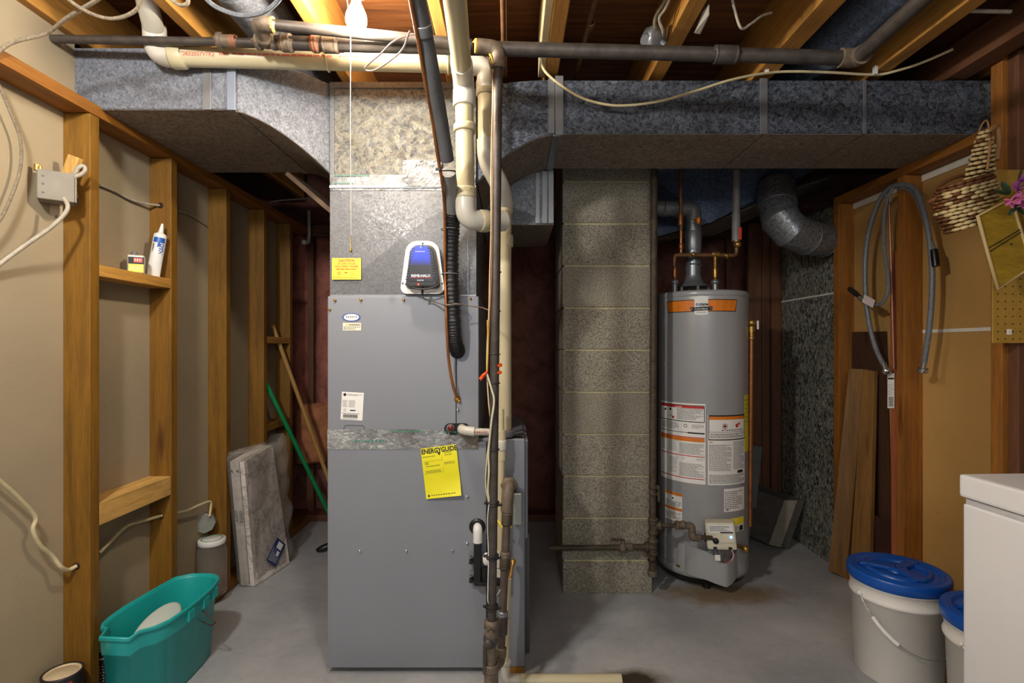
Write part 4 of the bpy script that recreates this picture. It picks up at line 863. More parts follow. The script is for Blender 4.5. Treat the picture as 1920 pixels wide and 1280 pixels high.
b = MB(); text(b, mp, 'ProLine Master', c_, .0105, .0095, .0024, .02, 'CENTER'); ring(b, mp, c_-.043, .014, 0, .002, .0024, 6); ring(b, mp, c_+.043, .016, 0, .002, .0024, 6); obj('print', b, M_PAPER, bs, None, False)
b = MB(); ring(b, mp, c_-.019, .035, .0025, .0065, .0022); obj('print', b, M_BLUEI, bs, None, False)
# left big label
mp, w = hm(1242, 903, 1324); H0 = hz(755, 1283)-hz(903, 1283); nz = 12
def Y_(f): return H0*(1-f)
items_ink = [(rect, (.004, Y_(.235), w-.004, Y_(.225)), {'nx': nz}), (rect, (.004, Y_(.03), w-.004, Y_(.022)), {'nx': nz}), (rect, (.004, Y_(.235), .007, Y_(.03))), (rect, (w-.007, Y_(.235), w-.004, Y_(.03))),
    (fine, (w*.47, Y_(.21), w-.012, Y_(.065), 9), {'seed': 2}), (disc, (w*.18, Y_(.10), .006)), (disc, (w*.13, Y_(.11), .004)), (disc, (w*.31, Y_(.09), .007)), (ring, (w*.64, Y_(.285), .0065, .009)), (fine, (w*.76, Y_(.31), w-.008, Y_(.26), 4), {'seed': 3}), (fine, (.008, Y_(.34), w*.5, Y_(.25), 5), {'seed': 4}),
    (rect, (.004, Y_(.372), w-.004, Y_(.365)), {'nx': nz}), (rect, (w*.68, Y_(.378), w-.004, Y_(.36)), {'nx': 5}), (fine, (w*.52, Y_(.64), w-.006, Y_(.50), 11), {'seed': 6}), (fine, (w*.52, Y_(.92), w-.006, Y_(.75), 13), {'seed': 7}), (fine, (w*.28, Y_(.62), w*.46, Y_(.48), 7), {'seed': 8}), (fine, (w*.28, Y_(.90), w*.46, Y_(.70), 11), {'seed': 9}), (fine, (w*.05, Y_(.62), w*.14, Y_(.48), 6), {'seed': 10}),
    (ring, (w*.35, Y_(.70), .003, .004)), (ring, (w*.47, Y_(.70), .003, .004)), (ring, (w*.60, Y_(.70), .003, .004)), (fine, (w*.85, Y_(.71), w*.97, Y_(.68), 2))]
sticker(wh, 'warning_label', mp, w, H0, M_PAPER, [(M_INK, items_ink), (M_RED, [(rect, (.007, Y_(.062), w-.007, Y_(.031)), {'nx': nz}), (rect, (.006, Y_(.665), w-.004, Y_(.655)), {'nx': nz}), (rect, (.006, Y_(.945), w-.004, Y_(.935)), {'nx': nz}), (disc, (w*.38, Y_(.19), .008), {'n': 5}), (disc, (w*.32, Y_(.17), .006), {'n': 3}), (rect, (.006, Y_(.43), w-.004, Y_(.42)), {'nx': nz})]),
    (M_ORNG, [(rect, (.006, Y_(.478), w-.004, Y_(.432)), {'nx': nz})]), (M_PAPER, [(text, ('DANGER', w*.5, Y_(.058), .0085), {'bold': .03, 'align': 'CENTER'})])], 'tall white danger label with red header', nx=nz)
# right big label
mp, w = hm(1328, 909, 1393); H0 = hz(778, 1360)-hz(909, 1360)
sticker(wh, 'warning_label', mp, w, H0, M_PAPER, [(M_INK, [(rect, (.003, Y_(.02), w-.003, Y_(.0)), {'nx': nz}), (rect, (.003, Y_(.36), w-.003, Y_(.345)), {'nx': nz}), (rect, (.003, Y_(.36), .006, Y_(.0))), (rect, (w-.007, Y_(.36), w-.003, Y_(.0))), (disc, (w*.38, Y_(.16), .007), {'n': 6}), (rect, (.006, Y_(.245), w-.007, Y_(.24)), {'nx': nz}),
    (fine, (w*.3, Y_(.23), w*.9, Y_(.20), 1)), (fine, (.012, Y_(.33), w-.012, Y_(.26), 4), {'seed': 5}), (fine, (.006, Y_(.80), w*.54, Y_(.42), 22), {'seed': 11}), (fine, (w*.6, Y_(.78), w*.97, Y_(.38), 22), {'seed': 12}), (fine, (.006, Y_(.98), w*.96, Y_(.85), 8), {'seed': 13}), (rect, (w*.72, Y_(.84), w*.9, Y_(.80)), {'nx': 2})]),
    (M_RED, [(ring, (w*.38, Y_(.16), .010, .013)), (disc, (w*.70, Y_(.155), .011), {'n': 5}), (disc, (w*.77, Y_(.13), .008), {'n': 4})]), (M_ORNG, [(rect, (.006, Y_(.065), w-.007, Y_(.021)), {'nx': nz}), (rect, (.008, Y_(.395), .022, Y_(.38)))])], 'white label with orange header and red prohibition sign', nx=nz)
mp, w = hm(1251, 975, 1283); H0 = hz(922, 1265)-hz(975, 1265)
sticker(wh, 'small_label', mp, w, H0, M_PAPER, [(M_INK, [(fine, (.004, Y_(.5), w-.004, Y_(.3), 3)), (fine, (.004, Y_(.95), w-.004, Y_(.7), 4)), (disc, (w*.5, Y_(.22), .005))]), (M_ORNG, [(rect, (0, Y_(.1), w, Y_(.0)), {'nx': 4}), (rect, (0, Y_(.62), w, Y_(.53)), {'nx': 4})])], 'small white label with two orange bars', nx=6)
mp, w = hm(1356, 958, 1392); H0 = hz(915, 1374)-hz(958, 1374)
sticker(wh, 'rating_label', mp, w, H0, M_PAPER, [(M_INK, [(fine, (.004, Y_(.9), w*.85, Y_(.1), 10)), (rect, (.01, Y_(.94), .025, Y_(.9)))])], 'white rating label', nx=6)
mp, w = hm(1368, 996, 1391); H0 = hz(970, 1380)-hz(996, 1380)
sticker(wh, 'yellow_tag', mp, w, H0, M_PAPER, [(M_YEL, [(rect, (0, Y_(.5), w, Y_(0)), {'nx': 4})]), (M_INK, [(fine, (.003, Y_(.95), w*.5, Y_(.6), 3)), (rect, (w*.6, Y_(.95), w*.9, Y_(.6)))])], 'yellow and white tag', nx=5)
mp, w = hm(1393.5, 846, 1401); H0 = hz(740, 1397)-hz(846, 1397)
sticker(wh, 'energy_guide_label', mp, w, H0, M_EYEL, [(M_INK, [(fine, (.003, Y_(.5), w-.004, Y_(.05), 6))])], 'yellow energy guide on the shaded side', nx=5)
# burner access door with a rounded nose
f = hmap(); m = MB()
xa, xb, xc = hx(1290), hx(1352), hx(1392)
def door(u, v):
    x = xa+(xc-xa)*u; xn = (xb-xa)/(xc-xa)
    bulge = .004+.048*max(0, 1-abs((u-xn)/(xn if u < xn else (1-xn)*.55)))**.8 if True else 0
    zz_ = .075-.025*max(0, 1-abs(u-xn)*4)+(.215-.075)*v - (.02*max(0, 1-abs(u-xn)*3))*v
    return f(x, zz_, bulge)
m.grid(door, 40, 6); nose = [door(i/40, 1) for i in range(41)]+[f(xa+(xc-xa)*i/40, .215, .0) for i in range(40, -1, -1)]
obj('burner_door', m, M_TANK, wh)
m = MB(); rect(m, f, hx(1277), .075, hx(1288), .215, .0008, .002, 3); obj('door_edge_strip', m, M_TANK, wh)
m = MB(); rect(m, f, hx(1273), .095, hx(1280), .105, .002, .003, 1); obj('sight_glass', m, M_BRASS, wh)
m = MB(); rect(m, f, hx(1268), .093, hx(1393), .096, .0005, .001, 20); obj('skirt_bead', m, M_TANK, wh)
# gas control valve
gv = thing('gas_control_valve', 'cream electronic gas control box with dial on the front of the water heater', 'gas valve', P(1351, 1000, 2.48))
d0 = P(1351, 1001, 2.485); R = Matrix.Rotation(math.radians(-20), 4, 'Z'); T = Matrix.Translation(d0) @ R @ Matrix.Rotation(math.radians(-6), 4, 'Y')
m = MB(); m.box(-.066, .066, -.040, .03, -.062, .066, .012, T); body = obj('valve_body', m, plain('ivory_plastic', '#d8d2bb', .4), gv)
mpv = lambda x, y, d=0: T @ V(x, -.0405-d, y)
m = MB(); rect(m, mpv, -.052, .018, .056, .056, .0004, .0012); obj('instruction_label', m, M_PAPER, body)
m = MB(); fine(m, mpv, -.045, .026, .05, .052, 5, .002, .45, 4); rect(m, mpv, .0, .0185, .055, .0245, .002); obj('print', m, M_INK, body, None, False)
m = MB(); m.lathe(T @ V(-.024, -.04, -.018), [(.014, 0), (.013, .008), (.009, .010), (0, .010)], 16, R @ V(0, -1, 0)); obj('dial', m, M_BLACK, gv)
m = MB(); m.box(-.004, .058, -.046, -.040, -.026, -.016, .002, T); obj('ridge', m, plain('ivory_plastic', '#d8d2bb', .4), gv)
m = MB(); m.ball(T @ V(.045, -.041, .0), .0065); obj('status_light', m, emis('led_blue', '#7fa4ff', 1.5), gv)
for x in (-.03, .036): m = MB(); m.box(x-.008, x+.008, -.041, -.036, -.058, -.046, .001, T); obj('port', m, M_BLACK, gv)
m = MB(); m.box(-.068, -.058, -.02, .05, -.03, .05, .002, T); m.cyl(T @ V(-.075, .01, -.02), T @ V(-.055, .01, -.02), .02); obj('rear_casting', m, M_IRON, gv)
for (x, x2, mt) in ((-.03, -.012, M_INKG), (-.012, -.004, G_PL), (.008, .0, M_COPD)):
    m = MB(); m.tube(spline([T @ V(x, -.02, -.06), T @ V(x, -.022, -.085), T @ V(x2, -.02, -.115), T @ V(x2, -.0, -.135)], 5), .0028, 7); obj('thermopile_lead', m, mt, gv)
for (o, mt) in ((0, M_RED), (.003, M_WHITE)):
    m = MB(); m.tube(spline([T @ V(.036, -.035, -.055), T @ V(.044+o, -.04, -.08), T @ V(.03+o, -.035, -.11), T @ V(.005+o, -.0, -.135)], 6), .002, 7); obj('igniter_wire', m, mt, gv)
m = MB(); m.box(-.036, -.012, -.03, -.027, -.115, -.088, .0006, T); obj('wire_tag', m, M_PAPER, gv)
dv_ = thing('drain_valve', 'small brass drain valve at the lower right of the heater', 'valve', P(1388, 1025, 2.6))
m = MB(); p = f(hx(1380), .22); q = f(hx(1380), .22, .05); m.cyl(p, q, .009, n=12); m.lathe(q, [(.016, -.01), (.018, 0), (.012, .012), (0, .012)], 12, q-p); obj('valve_body', m, M_BRASS, dv_)
# flue, draft hood
fl = thing('flue_vent_pipe', 'grey metal flue pipe with draft hood rising from the heater and turning left', 'vent pipe', P(1300, 480, 2.75))
fc = V(P(1300, 0, 2.75).x, 2.75, 0); zq = lambda py, Y=2.75: 1.19-(py-650)*Y/F
zh = zT+.035
m = MB(); m.lathe(fc, [(.082, zh), (.080, zh+.004), (.055, zh+.022), (.043, zh+.045), (.041, zh+.06)], 32); obj('draft_hood', m, G_PL, fl)
for a in (-.4, -1.6, -2.8, 1.5): m = MB(); p = fc+V(math.cos(a)*.074, math.sin(a)*.074, 0); m.box(p.x-.006, p.x+.006, p.y-.002, p.y+.002, zT, zh+.004); obj('hood_leg', m, G_PL, fl)
m = MB(); m.cyl(fc+V(0, 0, zh+.055), fc+V(0, 0, zq(405)), .0395, n=28); obj('pipe_section', m, plain('flue_metal', '#80868a', .35, .6, .1, 10), fl)
m = MB(); m.lathe(fc, [(.040, zq(470)), (.042, zq(468)), (.042, zq(436)), (.040, zq(434))], 28); obj('slip_collar', m, G_PL, fl); m = MB(); ring_fit(m, fc+V(0, 0, zq(497)), V(.2, 0, 1), .041, .002, .001); obj('crimped_bead', m, G_PL, fl)
m = MB(); m.tube(fillet([fc+V(0, 0, zq(415)), fc+V(0, 0, zq(392)), fc+V(-.05, 0, zq(392)), fc+V(-.30, 0, zq(390))], .05, 6), .041, 24); obj('elbow', m, G_BR, fl)
m = MB(); ring_fit(m, fc+V(-.09, 0, zq(392)), V(1, 0, 0), .041, .006, .003); ring_fit(m, fc+V(-.16, 0, zq(391)), V(1, 0, 0), .041, .004, .002); obj('crimped_bead', m, G_PL, fl)
# copper water piping above the heater
wp = thing('copper_water_pipe', 'brown copper water pipes with brass fittings joining above the heater', 'pipe', P(1320, 478, 2.66))
Yp = 2.66
m = MB(); m.cyl(P(1276, 300, Yp), P(1277, 432, Yp), .0095, n=12); obj('riser_pipe', m, M_COPD, wp)
m = MB(); m.cyl(P(1277, 428, Yp), P(1277, 474, Yp), .008, n=12); ring_fit(m, P(1276, 412, Yp), V(0, 0, 1), .0125, .03, .002); ring_fit(m, P(1277, 462, Yp), V(0, 0, 1), .010, .012, .002); obj('riser_coupling', m, M_COPPER, wp)
m = MB(); m.tube(fillet([P(1264, 500, Yp), P(1264, 478, Yp), P(1340, 478, Yp), P(1381, 479, Yp), P(1381, 455, Yp)], .022, 6), .0105, 12); obj('header_pipe', m, M_COPD, wp)
m = MB(); ring_fit(m, P(1342, 477, Yp), V(1, 0, 0), .011, .018, .003); ring_fit(m, P(1300, 477, Yp), V(1, 0, 0), .011, .006, .003); ring_fit(m, P(1362, 480, Yp), V(1, 0, 0), .011, .006, .003); obj('tee_fitting', m, M_BRASS, wp)
for (x, m2) in ((1265, M_COPPER), (1341, M_BRASS)):
    m = MB(); m.cyl(P(x, 478, Yp), P(x, 528, Yp+.02), .009, n=12); m.tube([P(x, 505, Yp), P(x, 512, Yp), P(x, 520, Yp)], [.011, .012, .011], 12); obj('heater_nipple', m, m2, wp)
    m = MB(); m.lathe(P(x, 528, Yp+.015), [(0, -.012), (.021, -.012), (.021, .006), (.014, .01)], 6); m.cyl(P(x, 528, Yp+.015), V(P(x, 0, Yp+.015).x, Yp+.015, zT-.01), .014, n=12); obj('union_nut', m, G_PL, wp)
m = MB(); m.cyl(P(1380, 452, Yp), P(1380, 402, Yp), .0205, n=16); m.cyl(P(1380, 402, Yp), P(1381, 320, Yp), .0185, n=16); obj('pipe_insulation', m, M_FOAM2, wp, 'grey pipe sleeve')
m = MB(); m.cyl(P(1381, 462, Yp), P(1381, 448, Yp), .0165, n=12); m.ball(P(1383, 458, Yp-.01), .018); obj('ball_valve', m, M_BRASS, wp)
m = MB(); p = P(1387, 437, Yp-.03); m.box(p.x-.007, p.x+.009, p.y-.004, p.y, p.z-.032, p.z+.030, .003); obj('valve_handle', m, plain('handle_red', '#d4432a', .4), wp, 'red lever handle')
kn = thing('orange_valve_knob', 'round orange valve knob beside the flue elbow', 'valve', P(1310, 413, 2.64))
m = MB(); m.lathe(P(1310, 413, 2.64), [(0, -.008), (.0155, -.008), (.018, -.003), (.018, .003), (.0155, .008), (0, .008)], 14, V(1, -.5, 0)); o_ = obj('handwheel', m, plain('knob_orange', '#e8821e', .45, 0, .25, 60), kn); 
m = MB(); m.cyl(P(1300, 412, 2.66), P(1308, 413, 2.645), .006, n=8); obj('stem', m, M_BRASS, kn)
# relief discharge pipe
rp = thing('relief_discharge_pipe', 'copper relief discharge pipe with brass valve hanging down the heater right side', 'pipe', P(1408, 800, 2.66))
Yr = 2.64; p0 = P(1409, 630, Yr)
m = MB(); m.cyl(p0, P(1406, 986, Yr), .0115, n=14); obj('pipe', m, M_COPPER, rp)
m = MB(); ring_fit(m, P(1409, 634, Yr), V(0, 0, 1), .011, .008, .003); m.cyl(P(1409, 632, Yr), P(1409, 618, Yr), .012, n=12); m.ball(P(1410, 605, Yr), .022, .02, .02); m.cyl(P(1409, 622, Yr), P(1409, 612, Yr), .018, n=12); m.cyl(P(1400, 606, Yr), P(1385, 606, Yr+.03), .012, n=12); obj('relief_valve', m, M_BRASS, rp)
m = MB(); p = P(1421, 609, Yr-.01); m.box(p.x-.005, p.x+.005, p.y-.002, p.y+.002, p.z-.022, p.z+.022, .002); obj('test_lever', m, M_WHITE, rp)
# old gas drop beside the chimney
og = thing('gas_drop_pipe', 'old rusty gas drop pipe with tees standing against the chimney right edge', 'pipe', P(1227, 900, 2.46))
Yo = 2.462; r_ = .0165
m = MB(); m.cyl(V(P(1227, 0, Yo).x, Yo, 2.3), P(1223, 1072, Yo), r_, n=16); obj('pipe', m, M_OLDPIPE, og)
for (y, hl) in ((912, .008), (925, .006), (977, .014), (998, .008), (1014, .012), (1034, .010), (1050, .004)): pfit(og, P(1225-(y-900)*.013, y, Yo), V(0, 0, 1), r_, hl, M_OLDPIPE)
pfit(og, P(1223, 1074, Yo), V(0, 0, 1), r_, .012, M_IRON2, 'end_cap')
m = MB(); p = P(1235, 922, Yo-.01); m.box(p.x-.006, p.x+.006, p.y-.004, p.y+.004, p.z-.045, p.z+.012, .002); m.cyl(P(1226, 912, Yo), P(1236, 915, Yo-.01), .012, n=10); obj('cock_handle', m, M_OLDPIPE, og)
tee(og, P(1224, 1025, Yo), [(-1, 0, 0), (0, 0, 1), (0, 0, -1)], .016, .035, M_OLDPIPE); tee(og, P(1224.5, 985, Yo), [(1, 0, 0), (0, 0, 1), (0, 0, -1)], .015, .035, M_OLDPIPE)
m = MB(); m.cyl(P(1215, 1025, Yo), P(1030, 1027, Yo+.01), .0125, n=14); m.cyl(P(1215, 1025, Yo), P(1180, 1025, Yo), .014, n=14); obj('side_pipe', m, M_OLDPIPE, og)
q = P(1168, 1026, Yo); m = MB(); m.ball(q, .02, .018, .024); m.cyl(q, q+V(0, 0, -.036), .009, n=10); ring_fit(m, P(1180, 1025, Yo), V(1, 0, 0), .014, .014, .006); m.cyl(q, q+V(0, -.004, .036), .010, n=10); obj('gas_cock', m, M_IRON2, og)
m = MB(); m.bar(q+V(.005, -.004, .038), q+V(-.055, -.02, .045), .010, .004); obj('cock_handle', m, M_OLDPIPE, og)
tee(og, P(1275, 984, Yo), [(-1, 0, 0), (1, 0, 0)], .014, .02, M_IRON2, 'union')
m = MB(); m.tube(fillet([P(1238, 985, Yo), P(1296, 985, Yo), P(1297, 1006, Yo-.01), P(1335, 1008, Yo)], .022, 6), .0105, 14); obj('side_pipe', m, M_OLDPIPE, og)
m = MB()
for (a, b) in (((1288, 983), (1294, 987)),): m.tube(fillet([P(1284, 985, Yo), P(1297, 985, Yo), P(1297.5, 996, Yo)], .02, 6), .017, 14)
m.tube(fillet([P(1298, 998, Yo-.005), P(1298, 1008, Yo-.01), P(1312, 1008, Yo-.005)], .02, 6), .0165, 14); obj('elbow', m, M_IRON2, og)
# ================================================================ loose things
def LW(px, py, X=-1.43): Y = X*F/(px-CX); return P(px, py, Y)
def RW(px, py, X=1.69): Y = X*F/(px-CX); return P(px, py, Y)
# ---- cables on the left wall
def cable(name, label, pts, r, mat, loc=None, s=8, cat='cable'):
    t = thing(name, label, cat, loc or pts[0]); m = MB(); m.tube(spline(pts, s), r, 9); obj('cable_sheath', m, mat, t); return t
cable('braided_cable', 'old cloth braided cable sagging across the top left ceiling corner', [P(205, -20, 1.35), P(181, 0, 1.38), P(128, 32, 1.42), P(87, 62, 1.46), P(34, 76, 1.42), P(8, 88, 1.40), P(-15, 110, 1.38)], .0052, M_CABD)
cable('braided_cable', 'dark braided cable hanging down the drywall at the far left edge', [LW(-20, 120), LW(0, 165), LW(20, 212), LW(38, 262), LW(38, 315), LW(22, 366), LW(0, 412), LW(-25, 440)], .0042, M_CABD)
cable('grey_cable', 'flat grey cable drooping left from the receptacle box', [P(120, 372, 1.60), P(127, 385, 1.595), P(122, 400, 1.59), P(98, 424, 1.57), P(70, 444, 1.54), P(30, 472, 1.50), P(-20, 510, 1.45)], .0062, M_CABG)
cable('cream_cable', 'cream cable hanging low on the drywall and entering the first stud', [LW(-25, 880), LW(0, 902), LW(34, 932), LW(66, 968), LW(62, 992), LW(74, 1020), LW(98, 1042), LW(114, 1062, -1.42), P(128, 1068, 1.675), P(143, 1061, 1.698)], .0062, M_CABLE)
cable('cream_cable', 'cream cable running between the first and second studs above the mop bucket', [LW(186, 1037, -1.44), LW(212, 1010, -1.44), LW(238, 986, -1.44), LW(262, 978, -1.43), LW(301, 967, -1.41), LW(306, 966, -1.41)], .0062, M_CABLE)
cable('cream_cable', 'short cream cable rising to the round junction box on the third stud', [LW(330, 961, -1.43), LW(350, 957, -1.43), LW(375, 946, -1.42), LW(394, 940, -1.41), LW(395, 952, -1.41), LW(393, 968, -1.405)], .0055, M_CABLE)
cable('grey_cable', 'thin grey cable crossing the drywall into the hole of the second stud', [LW(186, 346, -1.45), LW(215, 358, -1.45), LW(245, 374, -1.45), LW(275, 382, -1.44), LW(299, 385, -1.42)], .0048, M_CABG)
cable('grey_cable', 'thin grey cable leaving the second stud towards the third', [LW(333, 394, -1.44), LW(350, 399, -1.44), LW(370, 410, -1.45), LW(384, 420, -1.45)], .0048, M_CABG)
for (px, py, Y) in ((143, 1061, 1.6985), (302, 967, 2.1035), (301, 385, 2.1035)):
    m = MB(); m.lathe(P(px, py, Y), [(0, 0), (.0115, 0), (.0115, .0012), (0, .0012)], 12, V(0, -1, 0)); obj('drilled_hole', m, plain('hole_dark', '#2a180b', .9), wl_)
# receptacle box with wood wedge
bx = thing('receptacle_box', 'grey metal electrical box fixed beside the first left stud', 'electrical box', P(113, 352, 1.62))
R = Matrix.Translation(P(113, 352, 1.63)) @ Matrix.Rotation(math.radians(38), 4, 'Z')
GB = plain('painted_box_grey', '#7d776a', .6, .1)
m = MB(); m.box(-.052, .036, -.034, .03, -.048, .042, .003, R); b_ = obj('box_body', m, GB, bx)
for (x, z) in ((-.038, .022), (-.038, -.002), (-.038, -.028)):
    m = MB(); m.lathe(R @ V(x, -.0345, z), [(.0035, 0), (.003, .001), (0, .001)], 8, R.to_3x3() @ V(0, -1, 0)); obj('knockout', m, M_INKG, b_)
m = MB(); m.box(.0365, .040, -.03, .028, -.046, .040, .001, R); fc_ = obj('receptacle_face', m, plain('box_plate', '#8d8778', .5), bx)
for (y, z) in ((-.018, .028), (.012, .022), (-.018, .008), (.012, .002)):
    m = MB(); m.box(.0402, .0412, y-.003, y+.003, z-.0035, z+.0035, 0, R); obj('slot', m, M_BLACK, fc_)
m = MB(); m.box(.0402, .043, -.024, -.006, -.034, -.016, .001, R); m.box(.0402, .043, .004, .020, -.042, -.028, .001, R); obj('plug_hole', m, M_BLACK, fc_)
m = MB(); m.cyl(R @ V(-.052, -.02, .038), R @ V(-.052, -.02, .055), .008); m.cyl(R @ V(-.044, -.03, .04), R @ V(-.044, -.03, .05), .004); obj('clamp_screw', m, M_BRASS, bx)
wd = thing('wood_wedge', 'short yellow wood offcut wedged behind the receptacle box on the first stud', 'wood block', P(135, 312, 1.66))
m = MB(); a_, b_ = P(124, 345, 1.665), P(142, 294, 1.665); m.bar(a_, b_, .036, .02, V(0, -1, 0), .002); obj('block', m, WF['Z'], wd)
m = MB(); m.tube(spline([P(128, 332, 1.63), P(140, 325, 1.63), P(147, 314, 1.63), P(157, 311, 1.64), P(159, 320, 1.64), P(150, 328, 1.635), P(138, 332, 1.63)], 6), .0062, 8); cc = thing('cable_stub', 'grey looped cable stub tied above the receptacle box', 'cable', P(148, 320, 1.63)); obj('cable_sheath', m, M_CABG, cc)
m = MB(); m.add([LW(94, 384, -1.4595), LW(117, 388, -1.4595), LW(117, 398, -1.4595), LW(112, 410, -1.4595), LW(106, 402, -1.4595), LW(100, 408, -1.4595), LW(93, 400, -1.4595)], [tuple(range(7))]); obj('torn_paper_patch', m, plain('torn_gypsum', '#d8cdb2', .9), wl_, 'pale torn gypsum patch')
# round junction box on the third stud
jb = thing('junction_box', 'small octagonal metal junction box low on the third left stud', 'electrical box', P(386, 975, 2.44))
c0 = P(386, 978, 2.47); ax = V(.35, -.9, .1).normalized()
m = MB(); m.lathe(c0, [(0, 0), (.046, 0), (.046, .032), (.040, .034), (0, .034)], 8, ax, sm=False); obj('box_body', m, plain('old_zinc', '#8d8f85', .5, .4), jb)
m = MB(); m.lathe(c0+ax*.0345, [(.045, 0), (.045, .003), (0, .003)], 8, ax, sm=False); obj('cover_plate', m, plain('old_zinc', '#8d8f85', .5, .4), jb)
# ---- caulk tube and solvent can on the blocking
zs = 1.425+.0385
ck = thing('caulk_tube', 'white and blue DYNAFLEX caulk squeeze tube standing on the upper wood blocking', 'caulk tube', P(281, 488, 2.02))
cb = V(-1.405, 2.045, zs); up = V(-.0, .0, 1); tilt = Matrix.Translation(cb) @ Matrix.Rotation(math.radians(-6), 4, 'X') @ Matrix.Rotation(math.radians(6), 4, 'Y') @ Matrix.Rotation(math.radians(34), 4, 'Z')
prof = [(.003, 0), (.010, .02), (.018, .06), (.0215, .11), (.022, .165), (.0215, .170), (.012, .176), (.009, .180), (.008, .19), (.004, .215)]
vs = []; n = 20
for (r, z) in prof:
    for k in range(n):
        a = 2*PI*k/n; fl_ = min(1, .25+z/.14); wx = .0225 if z < .17 else r
        vs.append(tilt @ V(math.cos(a)*(wx if z < .17 else r), math.sin(a)*(r if z < .17 else r), z))
m = MB(); m.add(vs, [(i*n+k, i*n+(k+1) % n, (i+1)*n+(k+1) % n, (i+1)*n+k) for i in range(len(prof)-1) for k in range(n)], True); tb = obj('tube_body', m, M_WHITE, ck)
def ckm(x, y, d=0):
    r = .0035+.0185*min(1, y/.11); a = -PI/2+x/.0225; return tilt @ V(math.cos(a)*.0225*1.03, math.sin(a)*(r+.0006+d), y)
m = MB()
for i in range(8): x0_, x1_ = -.024+.006*i, -.018+.006*i; m.add([ckm(x0_, .035 if x1_ > .0 else .095), ckm(x1_, .035 if x1_ > .0 else .095), ckm(x1_, .155), ckm(x0_, .155)], [(0, 1, 2, 3)])
m = MB(); rect(m, ckm, -.02, .135, .02, .155, .0004, 0, 8); rect(m, ckm, -.004, .085, .004, .135, .0004, 0, 2); text(m, ckm, 'DYNAFLEX', .004, .132, .0215, .0006, .035, 'LEFT', .92, -PI/2); rect(m, ckm, -.018, .048, -.004, .075, .0004, 0, 3); obj('print', m, plain('tube_blue', '#1f57b0', .4), tb, None, False)
m = MB(); text(m, ckm, '23', -.012, .088, .026, .0009, .05, 'LEFT', .8, -PI/2); obj('print', m, M_PAPER, tb, None, False)
m = MB(); rect(m, ckm, -.006, .022, .02, .034, .0004, 0, 5); rect(m, ckm, -.02, .078, -.014, .13, .0004, 0, 2); obj('print', m, M_INKG, tb, None, False)
sc = thing('solvent_can', 'small rectangular can with black and yellow label on the upper wood blocking', 'can', V(-1.405, 1.955, zs))
T = Matrix.Translation(V(-1.405, 1.955, zs)) @ Matrix.Rotation(math.radians(28), 4, 'Z')
m = MB(); m.box(-.026, .026, -.017, .017, 0, .068, .004, T); cbod = obj('can_body', m, plain('can_tin', '#b8b09a', .35, .4), sc)
m = MB(); m.cyl(T @ V(-.006, 0, .067), T @ V(-.006, 0, .080), .0105, n=14); obj('cap', m, M_INKG, sc)
cm = lambda x, y, d=0: T @ V(x, -.0172-d, y)
m = MB(); rect(m, cm, -.022, .004, .025, .034, .0003); obj('print', m, plain('can_yellow', '#d6d02a', .4), cbod, None, False)
m = MB(); rect(m, cm, -.022, .034, .025, .060, .0003); obj('print', m, M_INK, cbod, None, False)
m = MB(); rect(m, cm, -.006, .040, .021, .056, .0006); obj('print', m, plain('can_red', '#d8452c', .4), cbod, None, False)
m = MB(); fine(m, cm, -.003, .043, .018, .053, 1, .0009, .7, 9, 0); fine(m, cm, -.018, .01, .022, .028, 4, .0009, .3, 3); obj('print', m, M_PAPER, cbod, None, False)
# ---- sticks in the left corner
bh = thing('broom_handle', 'bare wooden broom handle leaning in the dark corner by the insulation', 'broom handle', P(650, 985, 3.42))
m = MB(); m.cyl(P(512, 612, 3.10), V(P(652, 0, 3.35).x, 3.35, .0), .0125, n=14); m.ball(P(512, 612, 3.10), .0125); obj('handle', m, plain('ash_wood', '#b58b4c', .5, 0, .12, 30), bh)
bg = thing('broom_handle', 'green broom handle leaning across the wooden one', 'broom handle', P(640, 975, 3.3))
m = MB(); m.cyl(P(498.5, 718, 2.96), V(P(640, 0, 3.24).x, 3.24, .0), .0125, n=14); m.ball(P(498.5, 718, 2.96), .0125); obj('handle', m, plain('green_sleeve', '#12804a', .3, 0, .08), bg)
bb = thing('black_brush', 'black brush end poking out beside the furnace base', 'brush', P(606, 1030, 3.0))
m = MB(); m.tube([P(594, 1031, 3.02), P(602, 1029, 3.02), P(614, 1024, 3.04), P(640, 1018, 3.06)], [.010, .018, .020, .014], 10); obj('brush_head', m, M_BLACK, bb)
# ---- bag of ceiling tiles
pk = thing('tile_package', 'marbled white tiles wrapped in clear plastic leaning against the left studs', 'package', P(480, 1090, 2.62))
t = NT('marble_print'); v = t.co((1, 1, 1), .35, 4); nz = t.noise(v, 5, 7, .7); ab = t.n('ShaderNodeMath', operation='SUBTRACT'); t.l(nz, ab.inputs[0]); ab.inputs[1].default_value = .5
a2 = t.n('ShaderNodeMath', operation='ABSOLUTE'); t.l(ab.outputs[0], a2.inputs[0]); c1_ = t.ramp(a2.outputs[0], [(.0, lin('#8f857d')), (.012, lin('#cdc3ba')), (.05, lin('#e4dbd3')), (.3, lin('#efe7e0'))])
c1_ = t.mix(c1_, t.ramp(t.noise(t.co((1, 1, 1)), 45, 4, .7), [(.35, (.72, .69, .67)), (.5, (1, 1, 1))]), .8, 'MULTIPLY'); M_MARB = t.set(c1_, .35)
BLp, BRp, TRp, TLp = V(-1.348, 2.60, .004), V(-1.289, 2.87, .004), V(-1.352, 2.80, .665), V(-1.352, 2.505, .640)
